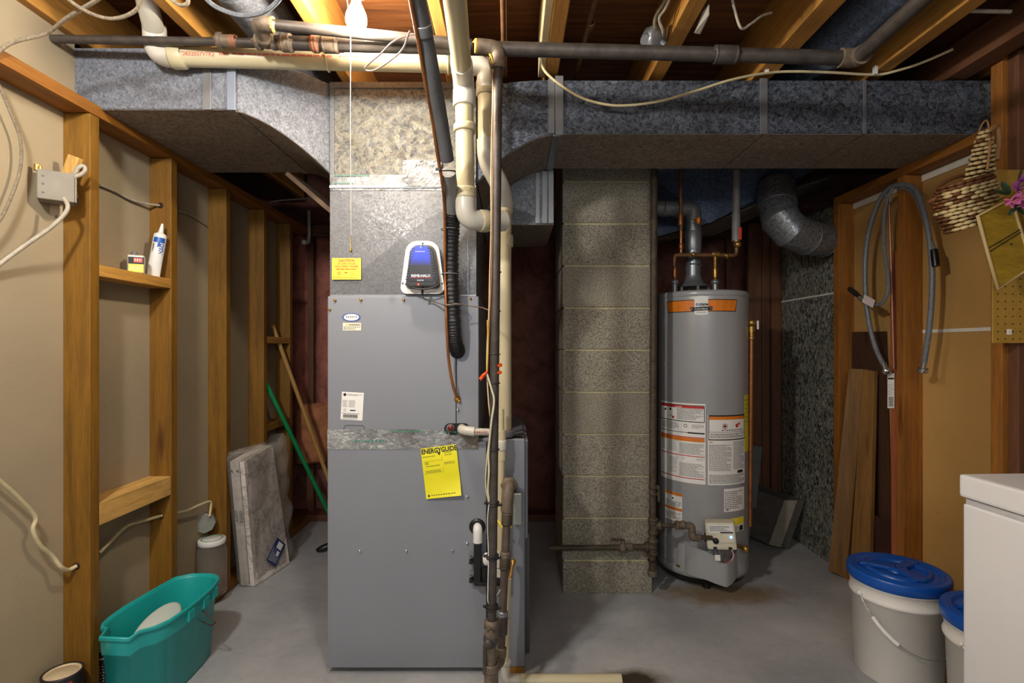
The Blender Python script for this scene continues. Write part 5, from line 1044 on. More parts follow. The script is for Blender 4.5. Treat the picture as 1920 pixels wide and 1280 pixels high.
for i in range(3):
    o = V(.0235*i+.004*(i == 2), -.004*i, 0); thk = V(.021, .0, 0)
    m = MB(); m.prism([q+o for q in (BLp, BRp, TRp, TLp)], thk); obj('tile', m, M_MARB if i == 2 else plain('tile_edge', '#d6cdc2', .5), pk)
fo = V(.0235*2+.004+.0215, -.008, 0); eu = (BRp-BLp).normalized(); ev = (TLp-BLp).normalized()
mpk = flat(BLp+fo, eu, ev)
edge = flat(BLp+V(.0, -.012, 0), V(1, 0, 0), ev)
m = MB(); text(m, edge, 'ONYX', .031, .40, .022, .003, .02, 'LEFT', 1, -PI/2); text(m, edge, 'ONYX', .008, .40, .020, .003, .02, 'LEFT', 1, -PI/2); disc(m, edge, .012, .60, .006, .003, 6); disc(m, edge, .04, .60, .006, .003, 6); obj('print', m, M_INKG, pk, None, False)
m = MB(); cx_, cy_ = .20, .115
rot = lambda x, y, d=0: mpk(.15+x*math.cos(.75)-y*math.sin(.75), .035+x*math.sin(.75)+y*math.cos(.75), d+.006)
rect(m, rot, -.0, 0, .13, .09, 0, .001, 1); sk = obj('product_sticker', m, plain('sticker_navy', '#23306a', .35), pk, 'dark blue product sticker')
m = MB(); rect(m, rot, .085, .02, .12, .065, .002); rect(m, rot, .05, .02, .075, .045, .002); fine(m, rot, .01, .055, .08, .085, 3, .002, .5, 3); fine(m, rot, .015, .012, .05, .055, 4, .002, .6, 5); obj('print', m, M_PAPER, sk, None, False)
t = NT('clear_film'); t.b.inputs['Base Color'].default_value = (.9, .9, .9, 1)
tr2 = t.n('ShaderNodeBsdfTransparent'); gl = t.n('ShaderNodeBsdfGlossy'); gl.inputs['Roughness'].default_value = .12; mx = t.n('ShaderNodeMixShader'); fr = t.n('ShaderNodeFresnel'); fr.inputs[0].default_value = 1.45
bmp = t.n('ShaderNodeBump'); bmp.inputs['Strength'].default_value = .9; bmp.inputs['Distance'].default_value = .02; t.l(t.noise(t.co((1, 1, 1), .2, 8), 16, 5, .6), bmp.inputs['Height']); t.l(bmp.outputs[0], gl.inputs['Normal']); t.l(bmp.outputs[0], fr.inputs['Normal'])
df = t.n('ShaderNodeBsdfDiffuse'); df.inputs[0].default_value = (.75, .70, .64, 1); mx2 = t.n('ShaderNodeMixShader'); mx2.inputs[0].default_value = .14; t.l(tr2.outputs[0], mx2.inputs[1]); t.l(df.outputs[0], mx2.inputs[2])
mt_ = t.n('ShaderNodeMath', operation='MULTIPLY'); mt_.inputs[1].default_value = .6; t.l(fr.outputs[0], mt_.inputs[0]); t.l(mt_.outputs[0], mx.inputs[0]); t.l(mx2.outputs[0], mx.inputs[1]); t.l(gl.outputs[0], mx.inputs[2])
t.l(mx.outputs[0], t.t.nodes['Material Output'].inputs[0]); M_FILM = t.m
m = MB()
c_in = (BLp+BRp+TRp+TLp)/4+V(.037, 0, 0)
def film(u, v):
    an = 2*PI*u; ca, sa = math.cos(an), math.sin(an)
    sgn = lambda q: (1 if q >= 0 else -1)*abs(q)**.55
    w = (BRp-BLp).length/2+.022+.035*max(0, ca)*(.5+v); th = .052
    z = -.335+.70*v; pinch = 1-.75*max(0, abs(v-.5)*2-.9)*10*.75
    nn = noise.noise(V(ca*3, sa*3, v*7))*.012+noise.noise(V(ca*9, sa*9, v*22))*.006
    p = c_in+eu*(sgn(ca)*w)+V(1, 0, 0)*(sgn(sa)*th*(pinch if pinch > .2 else .2)+nn*(1 if sa > 0 else .3))+ev*(z)
    if ca > .6: p = p+eu*(noise.noise(V(v*6, 1, 0))*.05+.01)+V(.0, 0, .03*v)
    p.x = max(p.x, -1.368); p.z = max(p.z, .003); return p
m.grid(film, 48, 40); obj('plastic_wrap', m, M_FILM, pk, 'crinkled clear plastic wrap')
# ---- plastic jar
jr = thing('plastic_jar', 'clear plastic jar with white screw lid beside the third stud', 'jar', V(-1.398, 2.44, .038))
t = NT('clear_plastic'); t.set((.9, .86, .8, 1), .08); t.b.inputs['Transmission Weight'].default_value = .93; t.b.inputs['IOR'].default_value = 1.15; M_CLEAR = t.m
jo = V(-1.398, 2.435, .0385)
m = MB(); m.lathe(jo, [(0, .001), (.05, .001), (.06, .006), (.0635, .02), (.0635, .20), (.060, .22), (.054, .232), (.054, .242), (.0525, .242), (.0525, .231), (.0585, .219), (.062, .20), (.062, .02), (.0585, .008), (.049, .003), (0, .003)], 36); obj('jar_body', m, M_CLEAR, jr)
m = MB(); m.lathe(jo+V(0, 0, .236), [(.057, 0), (.0585, .002), (.0585, .020), (.056, .023), (.0, .023)], 36); lidj = obj('screw_lid', m, M_WHITE, jr, 'white screw lid')
m = MB(); m.lathe(jo+V(0, 0, .2592), [(.046, 0), (.046, .001), (.042, .001), (.042, 0)], 30); obj('print', m, plain('green_ring', '#1f8f63', .4), lidj, 'green ring')
# ---- teal mop bucket
mb_ = thing('mop_bucket', 'teal plastic rectangular mop bucket with pouring spout on the floor by the left wall', 'bucket', V(-1.24, 1.85, 0))
def rim(px, py, H=.91): Y = F*H/(py-CY); return V((px-CX)*Y/F, Y, CZ-H)
RP = [rim(*q) for q in ((188, 1195), (242, 1197), (262, 1183), (291, 1175), (318, 1163), (345, 1145), (372, 1124), (397, 1102), (409, 1087), (408, 1081), (400, 1077), (380, 1076), (360, 1076.5), (328, 1083), (291, 1104), (262, 1121), (233, 1138), (205, 1158), (193, 1170), (192, 1177), (202, 1177.5))]
cen = sum(RP, V(0, 0, 0))/len(RP); n = len(RP)
def loop(s, z, src=RP): return [V(cen.x+(p.x-cen.x)*s, cen.y+(p.y-cen.y)*(s*.5+.5), z) for p in src]
LO = [loop(1.0, .272), loop(1.04, .270), loop(1.04, .276), loop(1.0, .281), loop(.955, .281), loop(.93, .270), loop(.88, .20), loop(.74, .012)]
OUT = [loop(1.0, .272), loop(.97, .225), loop(.965, .222), loop(.92, .218), loop(.80, .006), loop(.74, .0)]
def loft(m, loops, cap=True):
    n_ = len(loops[0]); vs = [p for l in loops for p in l]
    m.add(vs, [(i*n_+k, i*n_+(k+1) % n_, (i+1)*n_+(k+1) % n_, (i+1)*n_+k) for i in range(len(loops)-1) for k in range(n_)], True)
    if cap: m.add(loops[-1], [tuple(range(n_))])
m = MB(); loft(m, LO); loft(m, OUT); obj('bucket_body', m, M_TEAL, mb_)
m = MB(); m.tube([p+V(0, 0, .002) for p in loop(1.0, .277)], .0055, 8, closed=True); obj('rolled_rim', m, M_TEAL, mb_)
for (a, b) in ((.35, .37), (.50, .52), (.62, .64)):
    i = 3+a*7; j = int(i); f0 = i-j; p = OUT[0][j].lerp(OUT[0][j+1], f0); m = MB(); m.box(p.x-.006, p.x+.007, p.y-.018, p.y+.018, .232, .268, .003); obj('handle_lug', m, M_TEAL, mb_)
m = MB(); m.tube(fillet([P(371, 1136, 1.93), P(405, 1166, 1.90), P(396, 1173, 1.92), P(380, 1165, 1.93)], .01, 4), .0024, 8); m2 = obj('wire_handle', m, plain('rusty_wire', '#5b4636', .5, .5), mb_)
ct = thing('food_container', 'translucent plastic container lying inside the teal mop bucket', 'container', V(-1.23, 1.78, .1))
M_TRL = NT('frosted_plastic'); M_TRL.set((.82, .86, .78, 1), .35); M_TRL.b.inputs['Transmission Weight'].default_value = .35; M_TRL = M_TRL.m
T = Matrix.Translation(V(-1.232, 1.80, .195)) @ Matrix.Rotation(math.radians(14), 4, 'X') @ Matrix.Rotation(math.radians(22), 4, 'Y')
m = MB(); nn_ = 30; prof = [(.0, .05), (.75, .05), (.84, .044), (.92, .0), (1.0, -.002), (1.0, -.008), (.9, -.008)]
vs = []
for (s, z) in prof:
    for k in range(nn_):
        a = 2*PI*k/nn_; vs.append(T @ V(math.cos(a)*.058*s, math.sin(a)*.135*s, z))
m.add(vs, [(i*nn_+k, i*nn_+(k+1) % nn_, (i+1)*nn_+(k+1) % nn_, (i+1)*nn_+k) for i in range(len(prof)-1) for k in range(nn_)], True); obj('container_shell', m, M_TRL, ct)
# ---- paint can and spray can
pc_ = thing('paint_can', 'small metal paint can with dried cream lid in front of the first stud', 'paint can', V(-1.395, 1.62, 0))
m = MB(); o = V(-1.395, 1.622, 0); m.lathe(o, [(0, 0), (.052, 0), (.052, .175), (.0535, .178), (.0535, .183), (.050, .185), (.047, .183)], 36); obj('can_body', m, plain('can_dark_label', '#2c2a2b', .4, .2, .25, 40), pc_)
m = MB(); m.lathe(o, [(.047, .182), (.046, .177), (.043, .176), (.041, .179), (0, .179)], 36); obj('lid', m, plain('dried_paint', '#c9b693', .55, .1, .12, 30), pc_, 'cream paint stained lid')
mpc = lambda x, y, d=0: o+V(math.cos(-1.0+x/.052)*(.0523+d), math.sin(-1.0+x/.052)*(.0523+d), y)
m = MB(); rect(m, mpc, -.02, .10, .03, .168, .0003, 0, 8); obj('print', m, M_RED, pc_, None, False)
m = MB(); fine(m, mpc, -.03, .12, .035, .16, 3, .001, .5, 3); obj('print', m, M_PAPER, pc_, None, False)
sp = thing('spray_can', 'dark spray can with cream cap between the first stud and the teal bucket', 'spray can', V(-1.405, 1.82, 0))
o2 = V(-1.405, 1.80, 0); m = MB(); m.lathe(o2, [(0, 0), (.028, 0), (.0295, .004), (.0295, .14), (.026, .15), (.02, .155)], 28); obj('can_body', m, plain('can_dark_label2', '#3a2223', .35, .2, .3, 50), sp)
m = MB(); m.lathe(o2, [(.024, .150), (.024, .185), (.021, .190), (0, .190)], 24); obj('cap', m, M_CREAMP, sp)
mps = lambda x, y, d=0: o2+V(math.cos(-1.0+x/.0295)*(.0298+d), math.sin(-1.0+x/.0295)*(.0298+d), y)
m = MB(); rect(m, mps, -.025, .128, .025, .133, 0, 0, 6); fine(m, mps, -.02, .02, .03, .11, 9, 0, .35, 4); obj('print', m, M_PAPER, sp, None, False)

# ================================================================ right side
# ---- five gallon buckets
def pail(c, label, hang):
    t = thing('lidded_pail', label, 'bucket', c, 'white pails with blue screw lids')
    m = MB(); m.lathe(c, [(0, 0), (.130, 0), (.133, .004), (.143, .28), (.150, .283), (.151, .292), (.146, .298), (.146, .330), (.152, .334), (.152, .342), (.147, .348), (.0, .35)], 64); obj('pail_body', m, M_WHITE, t)
    m = MB(); m.lathe(c, [(.153, .338), (.158, .344), (.158, .372), (.155, .378), (.147, .380), (.143, .377), (.136, .377), (.134, .381), (.128, .381), (.124, .374), (.118, .372), (.0, .372)], 64); ld = obj('screw_lid', m, M_BLUE, t, 'blue screw lid')
    for k in range(3):           # raised bars between three recessed pockets
        a = 2*PI*k/3+.5; m = MB(); d = V(math.cos(a), math.sin(a), 0); m.bar(c+V(0, 0, .379)+d*.0, c+V(0, 0, .379)+d*.116, .034, .012, V(0, 0, 1), .003); obj('grip_bar', m, M_BLUE, ld)
    m = MB(); m.lathe(c, [(.086, .372), (.090, .383), (.1, .383), (.104, .372)], 48); m.lathe(c, [(.0, .384), (.03, .384), (.036, .372)], 24); obj('grip_ring', m, M_BLUE, ld)
    # wire handle
    a0, a1 = hang; pts = []
    for i in range(25):
        s = i/24; a = a0+(a1-a0)*s; sag = math.sin(PI*s); pts.append(c+V(math.cos(a)*(.155+.02*sag), math.sin(a)*(.155+.02*sag), .30-.155*sag))
    m = MB(); m.tube(pts, .0016, 8); h = obj('wire_handle', m, M_CHROME, t)
    m = MB(); m.tube(pts[3:8], .0075, 10); obj('hand_grip', m, M_WHITE, h)
    for q in (pts[0], pts[-1]): m = MB(); m.ball(q, .009); obj('handle_ear', m, M_WHITE, t)
    return t
c1 = V(1.412, 1.915, 0)
pail(c1, 'whole white pail with blue screw lid standing right of the leaning planks', (math.radians(-172), math.radians(-12)))
pail(V(1.500, 1.588, 0), 'white pail with blue lid half hidden behind the freezer corner', (math.radians(-172), math.radians(-12)))
# ---- chest freezer
fz = thing('chest_freezer', 'plain white chest freezer at the right edge of the floor', 'freezer', V(1.19, 1.40, 0))
T = Matrix.Translation(V(1.192, 1.395, 0)) @ Matrix.Rotation(math.radians(3), 4, 'Z')
MZ = plain('freezer_enamel', '#dfdfe0', .3, 0, .015, 3)
m = MB(); m.box(.006, .53, -.90, -.006, .02, .775, .006, T); obj('cabinet', m, MZ, fz)
m = MB(); m.box(.010, .525, -.895, -.010, .775, .790, .002, T); obj('gasket', m, plain('gasket_grey', '#b9b9ba', .6), fz)
m = MB(); m.box(0, .535, -.905, 0, .792, .852, .008, T); obj('lid', m, MZ, fz)
m = MB(); m.box(.012, .52, -.89, -.012, 0, .02, 0, T); obj('foot_rail', m, M_BLACK, fz)
# ---- planks, boards and strip leaning at the end of the right wall
pg = thing('leaning_plank', 'weathered brown plank leaning in front of the end stud', 'plank', V(1.68, 2.7, 0))
m = MB(); m.prism([P(1553, 1068, 2.73), P(1586, 1084, 2.685), P(1622, 692, 2.60), P(1592, 691, 2.66)], V(.018, .006, 0)); 
vz = min(v[2] for v in m.v); m.v = [(a, b, max(0, c if c > .06 else c-vz if c < vz+.05 else c)) for a, b, c in m.v]; obj('board', m, wood('weathered_plank', '#7c5a2e', 'Z'), pg)
pg = thing('leaning_plank', 'brown plank with pale edge leaning behind the weathered one', 'plank', V(1.7, 2.6, 0))
m = MB(); m.prism([V(1.690, 2.62, 0), V(1.708, 2.50, 0), P(1640, 696, 2.53), P(1618, 692, 2.60)], V(.018, .004, 0)); obj('board', m, wood('weathered_plank2', '#8a6534', 'Z'), pg)
db = thing('dark_board', 'dark brown fiber board standing behind the planks on the right wall', 'board', V(1.79, 2.5, .3))
m = MB(); m.prism([RW(1598, 1110, 1.785), RW(1674, 1130, 1.785), RW(1660, 621, 1.785), RW(1594, 622, 1.785)], V(.006, 0, 0)); obj('board', m, wood('dark_fiberboard', '#4a3122', 'Z'), db)
rb = thing('maroon_panel', 'small dark maroon panel leaning low beside the reddish strip', 'panel', V(1.76, 2.35, 0))
m = MB(); m.prism([RW(1618, 1160, 1.745), RW(1682, 1200, 1.745), RW(1681, 985, 1.745), RW(1632, 962, 1.745)], V(.006, 0, 0)); m.v = [(a, b, max(.039, c)) for a, b, c in m.v]; obj('board', m, plain('maroon_board', '#3a1d18', .6), rb)
st = thing('cedar_strip', 'narrow reddish cedar strip with a barcode sticker leaning on the middle stud', 'board', V(1.74, 2.35, .04))
m = MB(); m.prism([RW(1672, 1120, 1.730), RW(1694, 1130, 1.730), RW(1683, 470, 1.735), RW(1668, 470, 1.735)], V(.012, 0, 0)); m.v = [(a, b, max(.039, c)) for a, b, c in m.v]; obj('board', m, wood('cedar', '#a9603c', 'Z', knots=False), st)
mp = lambda x, y, d=0: RW(1664+x, 765-y, 1.727-d)
m = MB(); rect(m, mp, 0, 0, 13, 66, 0, .001); s1 = obj('barcode_sticker', m, M_PAPER, st, 'white barcode sticker')
m = MB(); rect(m, mp, 1, 54, 12, 57, .002); fine(m, mp, 1, 24, 12, 46, 5, .002, .4, 3)
for i in range(7): rect(m, mp, 2, 4+i*2.6, 11, 5.2+i*2.6, .002)
obj('print', m, M_INK, s1, None, False)
# ---- hoses on a nail
def hose(name, label, pts, r, mat, s=7):
    t = thing(name, label, 'hose', pts[0]); m = MB(); m.tube(spline(pts, s), r, 12); obj('hose_body', m, mat, t); return t
X0 = 1.695
M_HOSE = plain('grey_rubber_hose', '#6d7278', .45, .1, .2, 60)
h1 = hose('washer_hose', 'long grey rubber hose looped over a nail with brass ends hanging down', [RW(1659, 688, X0), RW(1641, 650, X0), RW(1627, 590, X0), RW(1622, 520, X0), RW(1626, 450, X0), RW(1642, 392, X0), RW(1662, 358, X0), RW(1690, 346, X0), RW(1716, 356, X0), RW(1732, 395, X0), RW(1743, 450, X0), RW(1748, 520, X0), RW(1744, 600, X0), RW(1735, 665, X0), RW(1732, 684, X0)], .0105, M_HOSE)
for (a, b) in (((1657, 682), (1663, 697)), ((1733, 680), (1730, 696))):
    m = MB(); p, q = RW(*a, X0), RW(*b, X0); m.cyl(p, q, .011, n=12); m.lathe(q, [(.018, -.012), (.0195, 0), (.017, .006), (.012, .006)], 12, q-p); obj('hose_coupling', m, M_CHROME, h1, 'nickel hose coupling')
h2 = hose('braided_connector', 'braided steel water connector with a white tag bending left at its end', [RW(1675, 352, X0-.02), RW(1664, 372, X0-.02), RW(1657, 410, X0-.02), RW(1658, 465, X0-.02), RW(1664, 510, X0-.02), RW(1665, 545, X0-.02), RW(1655, 567, X0-.02), RW(1640, 571, X0-.02), RW(1620, 564, X0-.02), RW(1608, 553, X0-.02)], .0072, M_STEEL)
m = MB(); m.tube([RW(1612, 556, X0-.02), RW(1604, 550, X0-.02), RW(1593, 541, X0-.02)], [.009, .013, .012], 6); obj('end_nut', m, plain('dark_nut', '#4a4742', .35, .7), h2)
m = MB(); m.add([RW(1621, 552, X0-.035), RW(1641, 563, X0-.035), RW(1636, 577, X0-.035), RW(1616, 566, X0-.035)], [(0, 1, 2, 3)]); m.prism([RW(1621, 552, X0-.034), RW(1641, 563, X0-.034), RW(1636, 577, X0-.034), RW(1616, 566, X0-.034)], V(.001, 0, 0)); obj('paper_tag', m, plain('pinkish_tag', '#ddd0cc', .6), h2)
h3 = hose('drain_hose', 'dark ribbed hose end hanging inside the right side of the loop', [RW(1690, 350, X0+.004), RW(1712, 362, X0+.004), RW(1728, 395, X0+.004), RW(1742, 440, X0+.004), RW(1752, 470, X0+.004)], .008, M_STEEL)
m = MB(); m.tube([RW(1751, 468, X0), RW(1753, 480, X0), RW(1755, 499, X0)], [.013, .0145, .014], 10); obj('end_nut', m, M_BLACK, h3)
h4 = hose('copper_wire_tube', 'thin straight copper tube hanging from the hose nail to the sticker', [RW(1667, 380, X0), RW(1669, 440, X0), RW(1672, 540, X0+.01), RW(1676, 690, X0+.02)], .0042, plain('pink_copper', '#a87a66', .35, .6))
nl = thing('wall_hook', 'small bent hook nail holding the hoses on the middle stud', 'hook', RW(1680, 352, 1.70))
m = MB(); m.tube(spline([RW(1690, 356, 1.714), RW(1676, 352, 1.69), RW(1668, 366, 1.675), RW(1671, 378, 1.68)], 5), .0035, 8); m.tube(spline([RW(1672, 385, 1.70), RW(1680, 392, 1.70), RW(1684, 385, 1.70)], 4), .002, 6); obj('hook', m, M_INKG, nl)
# ---- pegboard
pb_ = thing('pegboard', 'tan pegboard panel with a small white price sticker on the right post', 'pegboard', V(1.7, 1.775, 1.2))
YP = 1.772; x0_, x1_, z0_, z1_ = P(1862, 0, YP).x, 1.93, P(0, 643, YP).z, P(0, 318, YP).z
m = MB(); m.box(x0_, x1_, YP, YP+.006, z0_, z1_, .001); obj('panel', m, plain('tan_hardboard', '#a88334', .6, 0, .1, 40), pb_)
m = MB()
for i in range(9):
    for j in range(21):
        c = V(x0_+.016+.0254*i, YP-.0004, z0_+.014+.0254*j)
        if c.z < z1_-.01: m.add([c+V(math.cos(a)*.0028, 0, math.sin(a)*.0028) for a in [k*PI/3 for k in range(6)]], [tuple(range(6))])
ph = obj('peg_holes', m, plain('hole_dark', '#2a180b', .9), pb_, None, False); ph['kind'] = 'stuff'
m = MB(); p = P(1892, 622, YP); m.box(p.x-.008, p.x+.008, YP-.001, YP-.0002, p.z-.009, p.z+.009); s2 = obj('price_sticker', m, M_PAPER, pb_, 'white price sticker')
m = MB(); mp = flat(V(p.x, YP-.0012, p.z), (1, 0, 0), (0, 0, 1)); text(m, mp, '1', -.002, -.004, .010, .0003, .02); obj('print', m, M_INK, s2, None, False)
# ---- wicker wall basket: real strands
wk = thing('wicker_wall_basket', 'cream and brown wicker wall basket with tall back hanging by its loop', 'basket', P(1815, 380, 1.66))
M_WC = plain('wicker_cream', '#c9b27e', .6, 0, .15, 40); M_WB = plain('wicker_brown', '#6e4424', .6, 0, .2, 40)
def lerp_tab(tab, t):
    for (t0, a), (t1, b) in zip(tab, tab[1:]):
        if t <= t1: f_ = (t-t0)/(t1-t0); return tuple(a[i]+(b[i]-a[i])*f_ for i in range(len(a)))
    return tab[-1][1]
BODY = [(0, (1757, 352, 1862, 322)), (.3, (1744, 380, 1876, 344)), (.7, (1754, 413, 1873, 384)), (1, (1771, 440, 1862, 415))]
NECK = [(0, (1836, 246, 1858, 240)), (.5, (1821, 290, 1866, 281)), (1, (1806, 341, 1868, 328))]
cream, brown = MB(), MB(); rnd = random.Random(5)
def strands(tab, rows, ncol, Y0, dep):
    for j in range(rows):
        t = (j+.5)/rows; xl_, yl_, xr_, yr_ = lerp_tab(tab, t)
        nc = max(2, int(ncol*(xr_-xl_)/125))
        for i in range(-1, nc+1):
            s = (i+.5*(j % 2)+.5)/nc
            s0, s1 = max(0, s-.56/nc), min(1, s+.56/nc)
            if s1-s0 < .02: continue
            pts = []
            for k in range(5):
                q = s0+(s1-s0)*k/4; bul = math.sin(PI*q)**.6*dep+.004*math.sin(PI*k/4)
                pts.append(P(xl_+(xr_-xl_)*q, yl_+(yr_-yl_)*q+rnd.random()*.6, Y0-bul))
            rr = .0052*(.9+.25*rnd.random()); br_ = (tab is BODY and (t < .12 or (q < .28 and rnd.random() < .65) or (.36 < t < .46 and rnd.random() < .6))) or rnd.random() < .05
            (brown if br_ else cream).tube(pts, [rr*.5, rr, rr*1.1, rr, rr*.5], 6)
strands(NECK, 11, 9, 1.735, .02); strands(BODY, 13, 8, 1.735, .10)
w1 = obj('woven_strands', cream, M_WC, wk); w1['kind'] = 'stuff'; w2 = obj('woven_strands', brown, M_WB, wk, 'dark brown strands'); w2['kind'] = 'stuff'
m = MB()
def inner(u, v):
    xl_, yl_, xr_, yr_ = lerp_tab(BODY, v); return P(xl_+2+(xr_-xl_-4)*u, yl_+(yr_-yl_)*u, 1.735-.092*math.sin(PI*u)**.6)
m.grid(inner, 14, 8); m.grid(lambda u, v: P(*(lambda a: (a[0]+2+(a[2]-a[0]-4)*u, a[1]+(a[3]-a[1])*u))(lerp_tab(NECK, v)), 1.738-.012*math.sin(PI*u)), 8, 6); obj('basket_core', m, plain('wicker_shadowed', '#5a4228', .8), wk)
m = MB(); m.tube(spline([P(1757, 352, 1.74), P(1780, 337, 1.745), P(1810, 328, 1.75), P(1862, 322, 1.745)], 6), .006, 8); m.tube([P(1743, 378, 1.72), P(1752, 374, 1.70), P(1764, 370, 1.69)], .008, 8); obj('braided_rim', m, M_WB, wk)
m = MB(); m.tube(spline([P(1834, 250, 1.735), P(1842, 232, 1.735), P(1850, 226, 1.735), P(1853, 240, 1.735), P(1840, 248, 1.73)], 6), .0028, 8); m.tube(spline([P(1856, 246, 1.73), P(1868, 238, 1.74), P(1872, 262, 1.74), P(1868, 300, 1.74)], 6), .0095, 8); m.tube(spline([P(1851, 244, 1.725), P(1856, 270, 1.71), P(1851, 318, 1.705)], 5), .004, 8); obj('hanging_loop', m, plain('wicker_tan', '#9a7142', .6), wk)
# ---- yellow box basket with flowers
yb = thing('yellow_box_basket', 'tilted yellow wooden box basket with white corded edges on the pegboard', 'basket', P(1880, 470, 1.60))
Yy = 1.62; M_YB = wood('yellow_box', '#a98a22', 'X', .8, False); M_CORD = plain('pale_cord', '#c2a876', .7)
A, B, C_, D = P(1833, 405, Yy), P(1895, 372, Yy+.02), P(1935, 500, Yy+.02), P(1870, 542, Yy)
ext = P(1990, 470, Yy+.16)-P(1935, 500, Yy+.02)
m = MB(); m.prism([A, B, C_, D], V(.10, .09, .05)); obj('box_body', m, M_YB, yb)
m = MB(); m.tube([A, B, C_, D], .0052, 8, closed=True); obj('corded_edge', m, M_CORD, yb)
m = MB(); m.tube([B+V(.10, .0, .045), C_+V(.10, .0, .05)], .005, 8); obj('corded_edge', m, M_CORD, yb)
for (a, b) in ((.36, .36), (.40, .39)):
    m = MB(); p, q = A.lerp(D, a*1.25), B.lerp(C_, b*1.25); m.tube([p-V(0, .002, 0), q-V(0, .002, 0)], .0014, 6); obj('slat_groove', m, M_INK, yb)
m = MB(); p = A.lerp(C_, .55)-V(-.01, .001, 0); m.lathe(p, [(.003, 0), (.003, .001), (0, .001)], 8, V(0, -1, 0)); obj('nail_head', m, M_INK, yb)
fw = thing('artificial_flowers', 'pink and purple artificial flowers with dark green leaves above the yellow box', 'flowers', P(1905, 365, 1.56))
M_PK = plain('petal_pink', '#c9679a', .6, 0, .25, 40); M_PU = plain('petal_purple', '#8a3c86', .6, 0, .25, 40); M_LF = plain('leaf_green', '#27402a', .6)
rnd = random.Random(2)
for (px, py, mt, r) in ((1893, 378, M_PK, .019), (1910, 372, M_PK, .019), (1906, 352, M_PU, .016), (1918, 340, M_PU, .017), (1915, 385, M_PK, .015)):
    for k in range(6):
        a = 2*PI*k/6+rnd.random(); c = P(px, py, 1.56+rnd.random()*.02); d = V(math.cos(a), -.4, math.sin(a)).normalized()
        m = MB(); Mx = d.to_track_quat('X', 'Z').to_matrix(); m.ball(c+d*r*.6, r*.75, r*.42, r*.14, 8, 6, Mx); obj('petal', m, mt, fw)
for (px, py, a) in ((1878, 360, 2.8), (1900, 393, -2.2), (1914, 394, -.8), (1912, 330, 1.4), (1886, 352, 2.2)):
    c = P(px, py, 1.59); d = V(math.cos(a), -.1, math.sin(a)).normalized(); m = MB(); m.ball(c, .024, .011, .003, 8, 6, d.to_track_quat('X', 'Z').to_matrix()); obj('leaf', m, M_LF, fw)
# ---- things behind the heater
sh = thing('leaning_sheet', 'narrow bluish sheet leaning behind the relief pipe', 'sheet', P(1418, 900, 3.1))
m = MB(); m.prism([P(1402, 950, 3.05), P(1418, 952, 3.05), P(1429, 838, 3.12), P(1405, 834, 3.12)], V(0, .012, 0)); m.v = [(a, b, c) for a, b, c in m.v]; m.prism([P(1380, 1040, 2.99), P(1402, 1040, 2.99), P(1412, 950, 3.05), P(1395, 950, 3.05)], V(0, .012, 0)); obj('sheet', m, plain('sheet_blue_grey', '#5c6167', .5), sh)
cbx = thing('cardboard_box', 'grey cardboard box lying tilted against the return duct behind the heater', 'box', P(1475, 1000, 3.05))
A, B, C_, D = P(1470, 937, 3.10), P(1509, 938, 3.10), P(1478, 1029, 3.07), P(1441, 1020, 3.07)
M_CB = plain('dusty_carton', '#4b4742', .8, 0, .2, 20); ext = V(-.20, .26, .13)
m = MB(); m.prism([A, B, C_, D], V(-.21, .25, .05)); obj('carton', m, M_CB, cbx)
m = MB(); m.prism([A+V(.0, -.002, 0), A.lerp(B, .62)+V(0, -.002, 0), D.lerp(C_, .6)+V(0, -.002, 0), D+V(0, -.002, 0)], V(0, -.003, 0)); obj('carton_flap', m, plain('carton_flap', '#8a8278', .8, 0, .1, 20), cbx)
# ---- ceiling bits
cable('cream_cable', 'long cream cable draped in front of the right duct and stapled to the joists', [P(1022, 20, 1.80), P(1014, 80, 1.85), P(1016, 122, 1.88), P(1035, 147, 1.885), P(1075, 175, 1.89), P(1110, 190, 1.89), P(1160, 198, 1.89), P(1230, 191, 1.89), P(1300, 172, 1.89), P(1370, 150, 1.90), P(1437, 137, 1.93), P(1490, 134, 1.93), P(1560, 136, 1.93), P(1640, 140, 1.94), P(1680, 133, 1.92), P(1730, 117, 1.9), P(1787, 92, 1.85)], .0048, M_CABLE)
for (px, py) in ((1437, 136), (1640, 139)): m = MB(); p = P(px, py, 1.93); m.box(p.x-.006, p.x+.006, p.y-.009, p.y+.004, p.z-.003, p.z+.028, .001); obj('cable_staple', m, M_WHITE, ceiling)
cable('metal_clad_cable', 'silvery metal clad cable looping under the pale round duct', [P(372, -22, 1.25), P(395, 6, 1.27), P(425, 22, 1.28), P(455, 29, 1.28), P(490, 24, 1.27), P(515, 8, 1.26), P(532, -15, 1.24)], .0055, M_STEEL)
cable('metal_clad_cable', 'metal clad cable looping in front of the white vent elbow', [P(112, -15, 1.35), P(140, 8, 1.37), P(172, 26, 1.38), P(205, 35, 1.38), P(235, 30, 1.38), P(258, 15, 1.37), P(272, -15, 1.35)], .0048, M_CABD)
cable('metal_clad_cable', 'small coil of cable at the top edge above the gas pipe union', [P(314, -12, 1.3), P(325, 2, 1.3), P(340, 10, 1.3), P(352, 5, 1.3), P(350, -12, 1.3)], .0046, M_CABD)
cable('grey_cable', 'loose dark cable dangling between joists at upper right', [P(1370, -15, 1.55), P(1378, 20, 1.58), P(1390, 53, 1.6), P(1408, 45, 1.62), P(1428, 30, 1.64), P(1446, 24, 1.66)], .004, M_CABG)
pcx = thing('copper_supply_pipe', 'thin brown copper pipe running along the ceiling above the black elbow', 'pipe', V(-.02, 1.5, 2.2))
m = MB(); m.cyl(V(-.0185, .5, 2.195), V(-.028, 1.95, 2.20), .0095, n=12); obj('pipe', m, M_COPD, pcx)
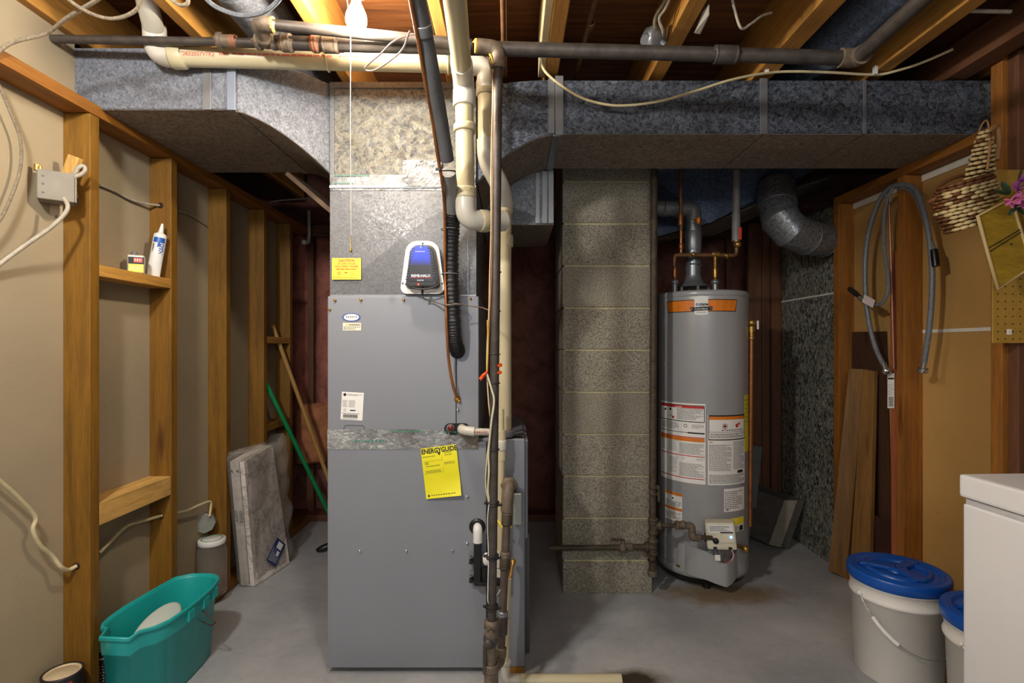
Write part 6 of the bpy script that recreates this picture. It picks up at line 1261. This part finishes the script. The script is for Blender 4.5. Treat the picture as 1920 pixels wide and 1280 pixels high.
pcx = thing('copper_supply_pipe', 'dark reddish copper pipe between joists right of the cable hole', 'pipe', V(.25, 1.6, 2.23))
m = MB(); m.cyl(V(.262, .5, 2.235), V(.245, 2.1, 2.235), .0085, n=12); ring_fit(m, V(.255, 1.70, 2.235), V(0, 1, 0), .009, .015, .003); obj('pipe', m, M_COPD, pcx)
jc = thing('ceiling_junction_box', 'crumpled shiny metal junction box with wires on the joist at upper right', 'electrical box', P(1228, 72, 1.72))
c0 = P(1226, 72, 1.72)
m = MB(); m.lathe(c0, [(0, -.02), (.038, -.018), (.040, .02), (.036, .024), (0, .024)], 8, V(.5, -.8, -.3)); obj('box_body', m, G_PL, jc)
m = MB(); m.tube([c0+V(-.02, 0, .01), c0+V(-.03, -.02, -.02)], [.016, .020], 10); m.cyl(c0+V(.02, 0, -.01), c0+V(.035, -.01, -.03), .010); obj('cable_clamp', m, G_PL, jc)
m = MB(); m.tube(spline([c0+V(.02, 0, 0), P(1228, 50, 1.68), P(1230, 30, 1.66), P(1245, 5, 1.62), P(1252, -20, 1.6)], 6), .0055, 8); obj('cable_tail', m, M_CABD, jc)
m = MB(); m.tube(spline([c0+V(.03, 0, 0), P(1243, 58, 1.68), P(1236, 35, 1.65), P(1248, 15, 1.62), P(1262, -20, 1.6)], 6), .0045, 8); obj('cable_tail', m, M_CABG, jc)
wp_ = thing('white_cover_strip', 'small pale plastic strip fixed to the side of a right joist', 'cover', P(1315, 45, 1.65))
m = MB(); m.prism([P(1301, 62, 1.68), P(1312, 64, 1.68), P(1329, 28, 1.58), P(1329, 8, 1.55), P(1318, 22, 1.58)], V(.004, .004, .002)); obj('strip', m, plain('aged_plastic', '#a9a59a', .5), wp_)
m = MB(); m.cyl(P(1895, 22, 1.61), P(1795, 20, 1.61), .006, n=10); q = thing('short_rod', 'short grey rod between joists at the top right corner', 'rod', P(1850, 21, 1.61)); obj('rod', m, M_CABG, q)
# back-corner details seen through the gap on the left
cable('cream_cable', 'thin dark cable crossing behind the duct elbow at the back left', [P(485, 382, 3.0), P(520, 376, 3.0), P(560, 373, 3.0), P(600, 370, 3.0)], .004, M_CABG)
ps_ = thing('pvc_stub', 'small white pipe stub sticking out of the pink insulation', 'pipe', P(573, 452, 3.5))
m = MB(); m.cyl(P(570, 454, 3.50), P(570, 454, 3.44), .0155, n=14); m.tube(fillet([P(570, 454, 3.5), P(578, 455, 3.52), P(580, 440, 3.52), P(579, 395, 3.52)], .02, 5), .011, 10); obj('stub', m, plain('dim_pvc', '#b9b3a2', .5), ps_)
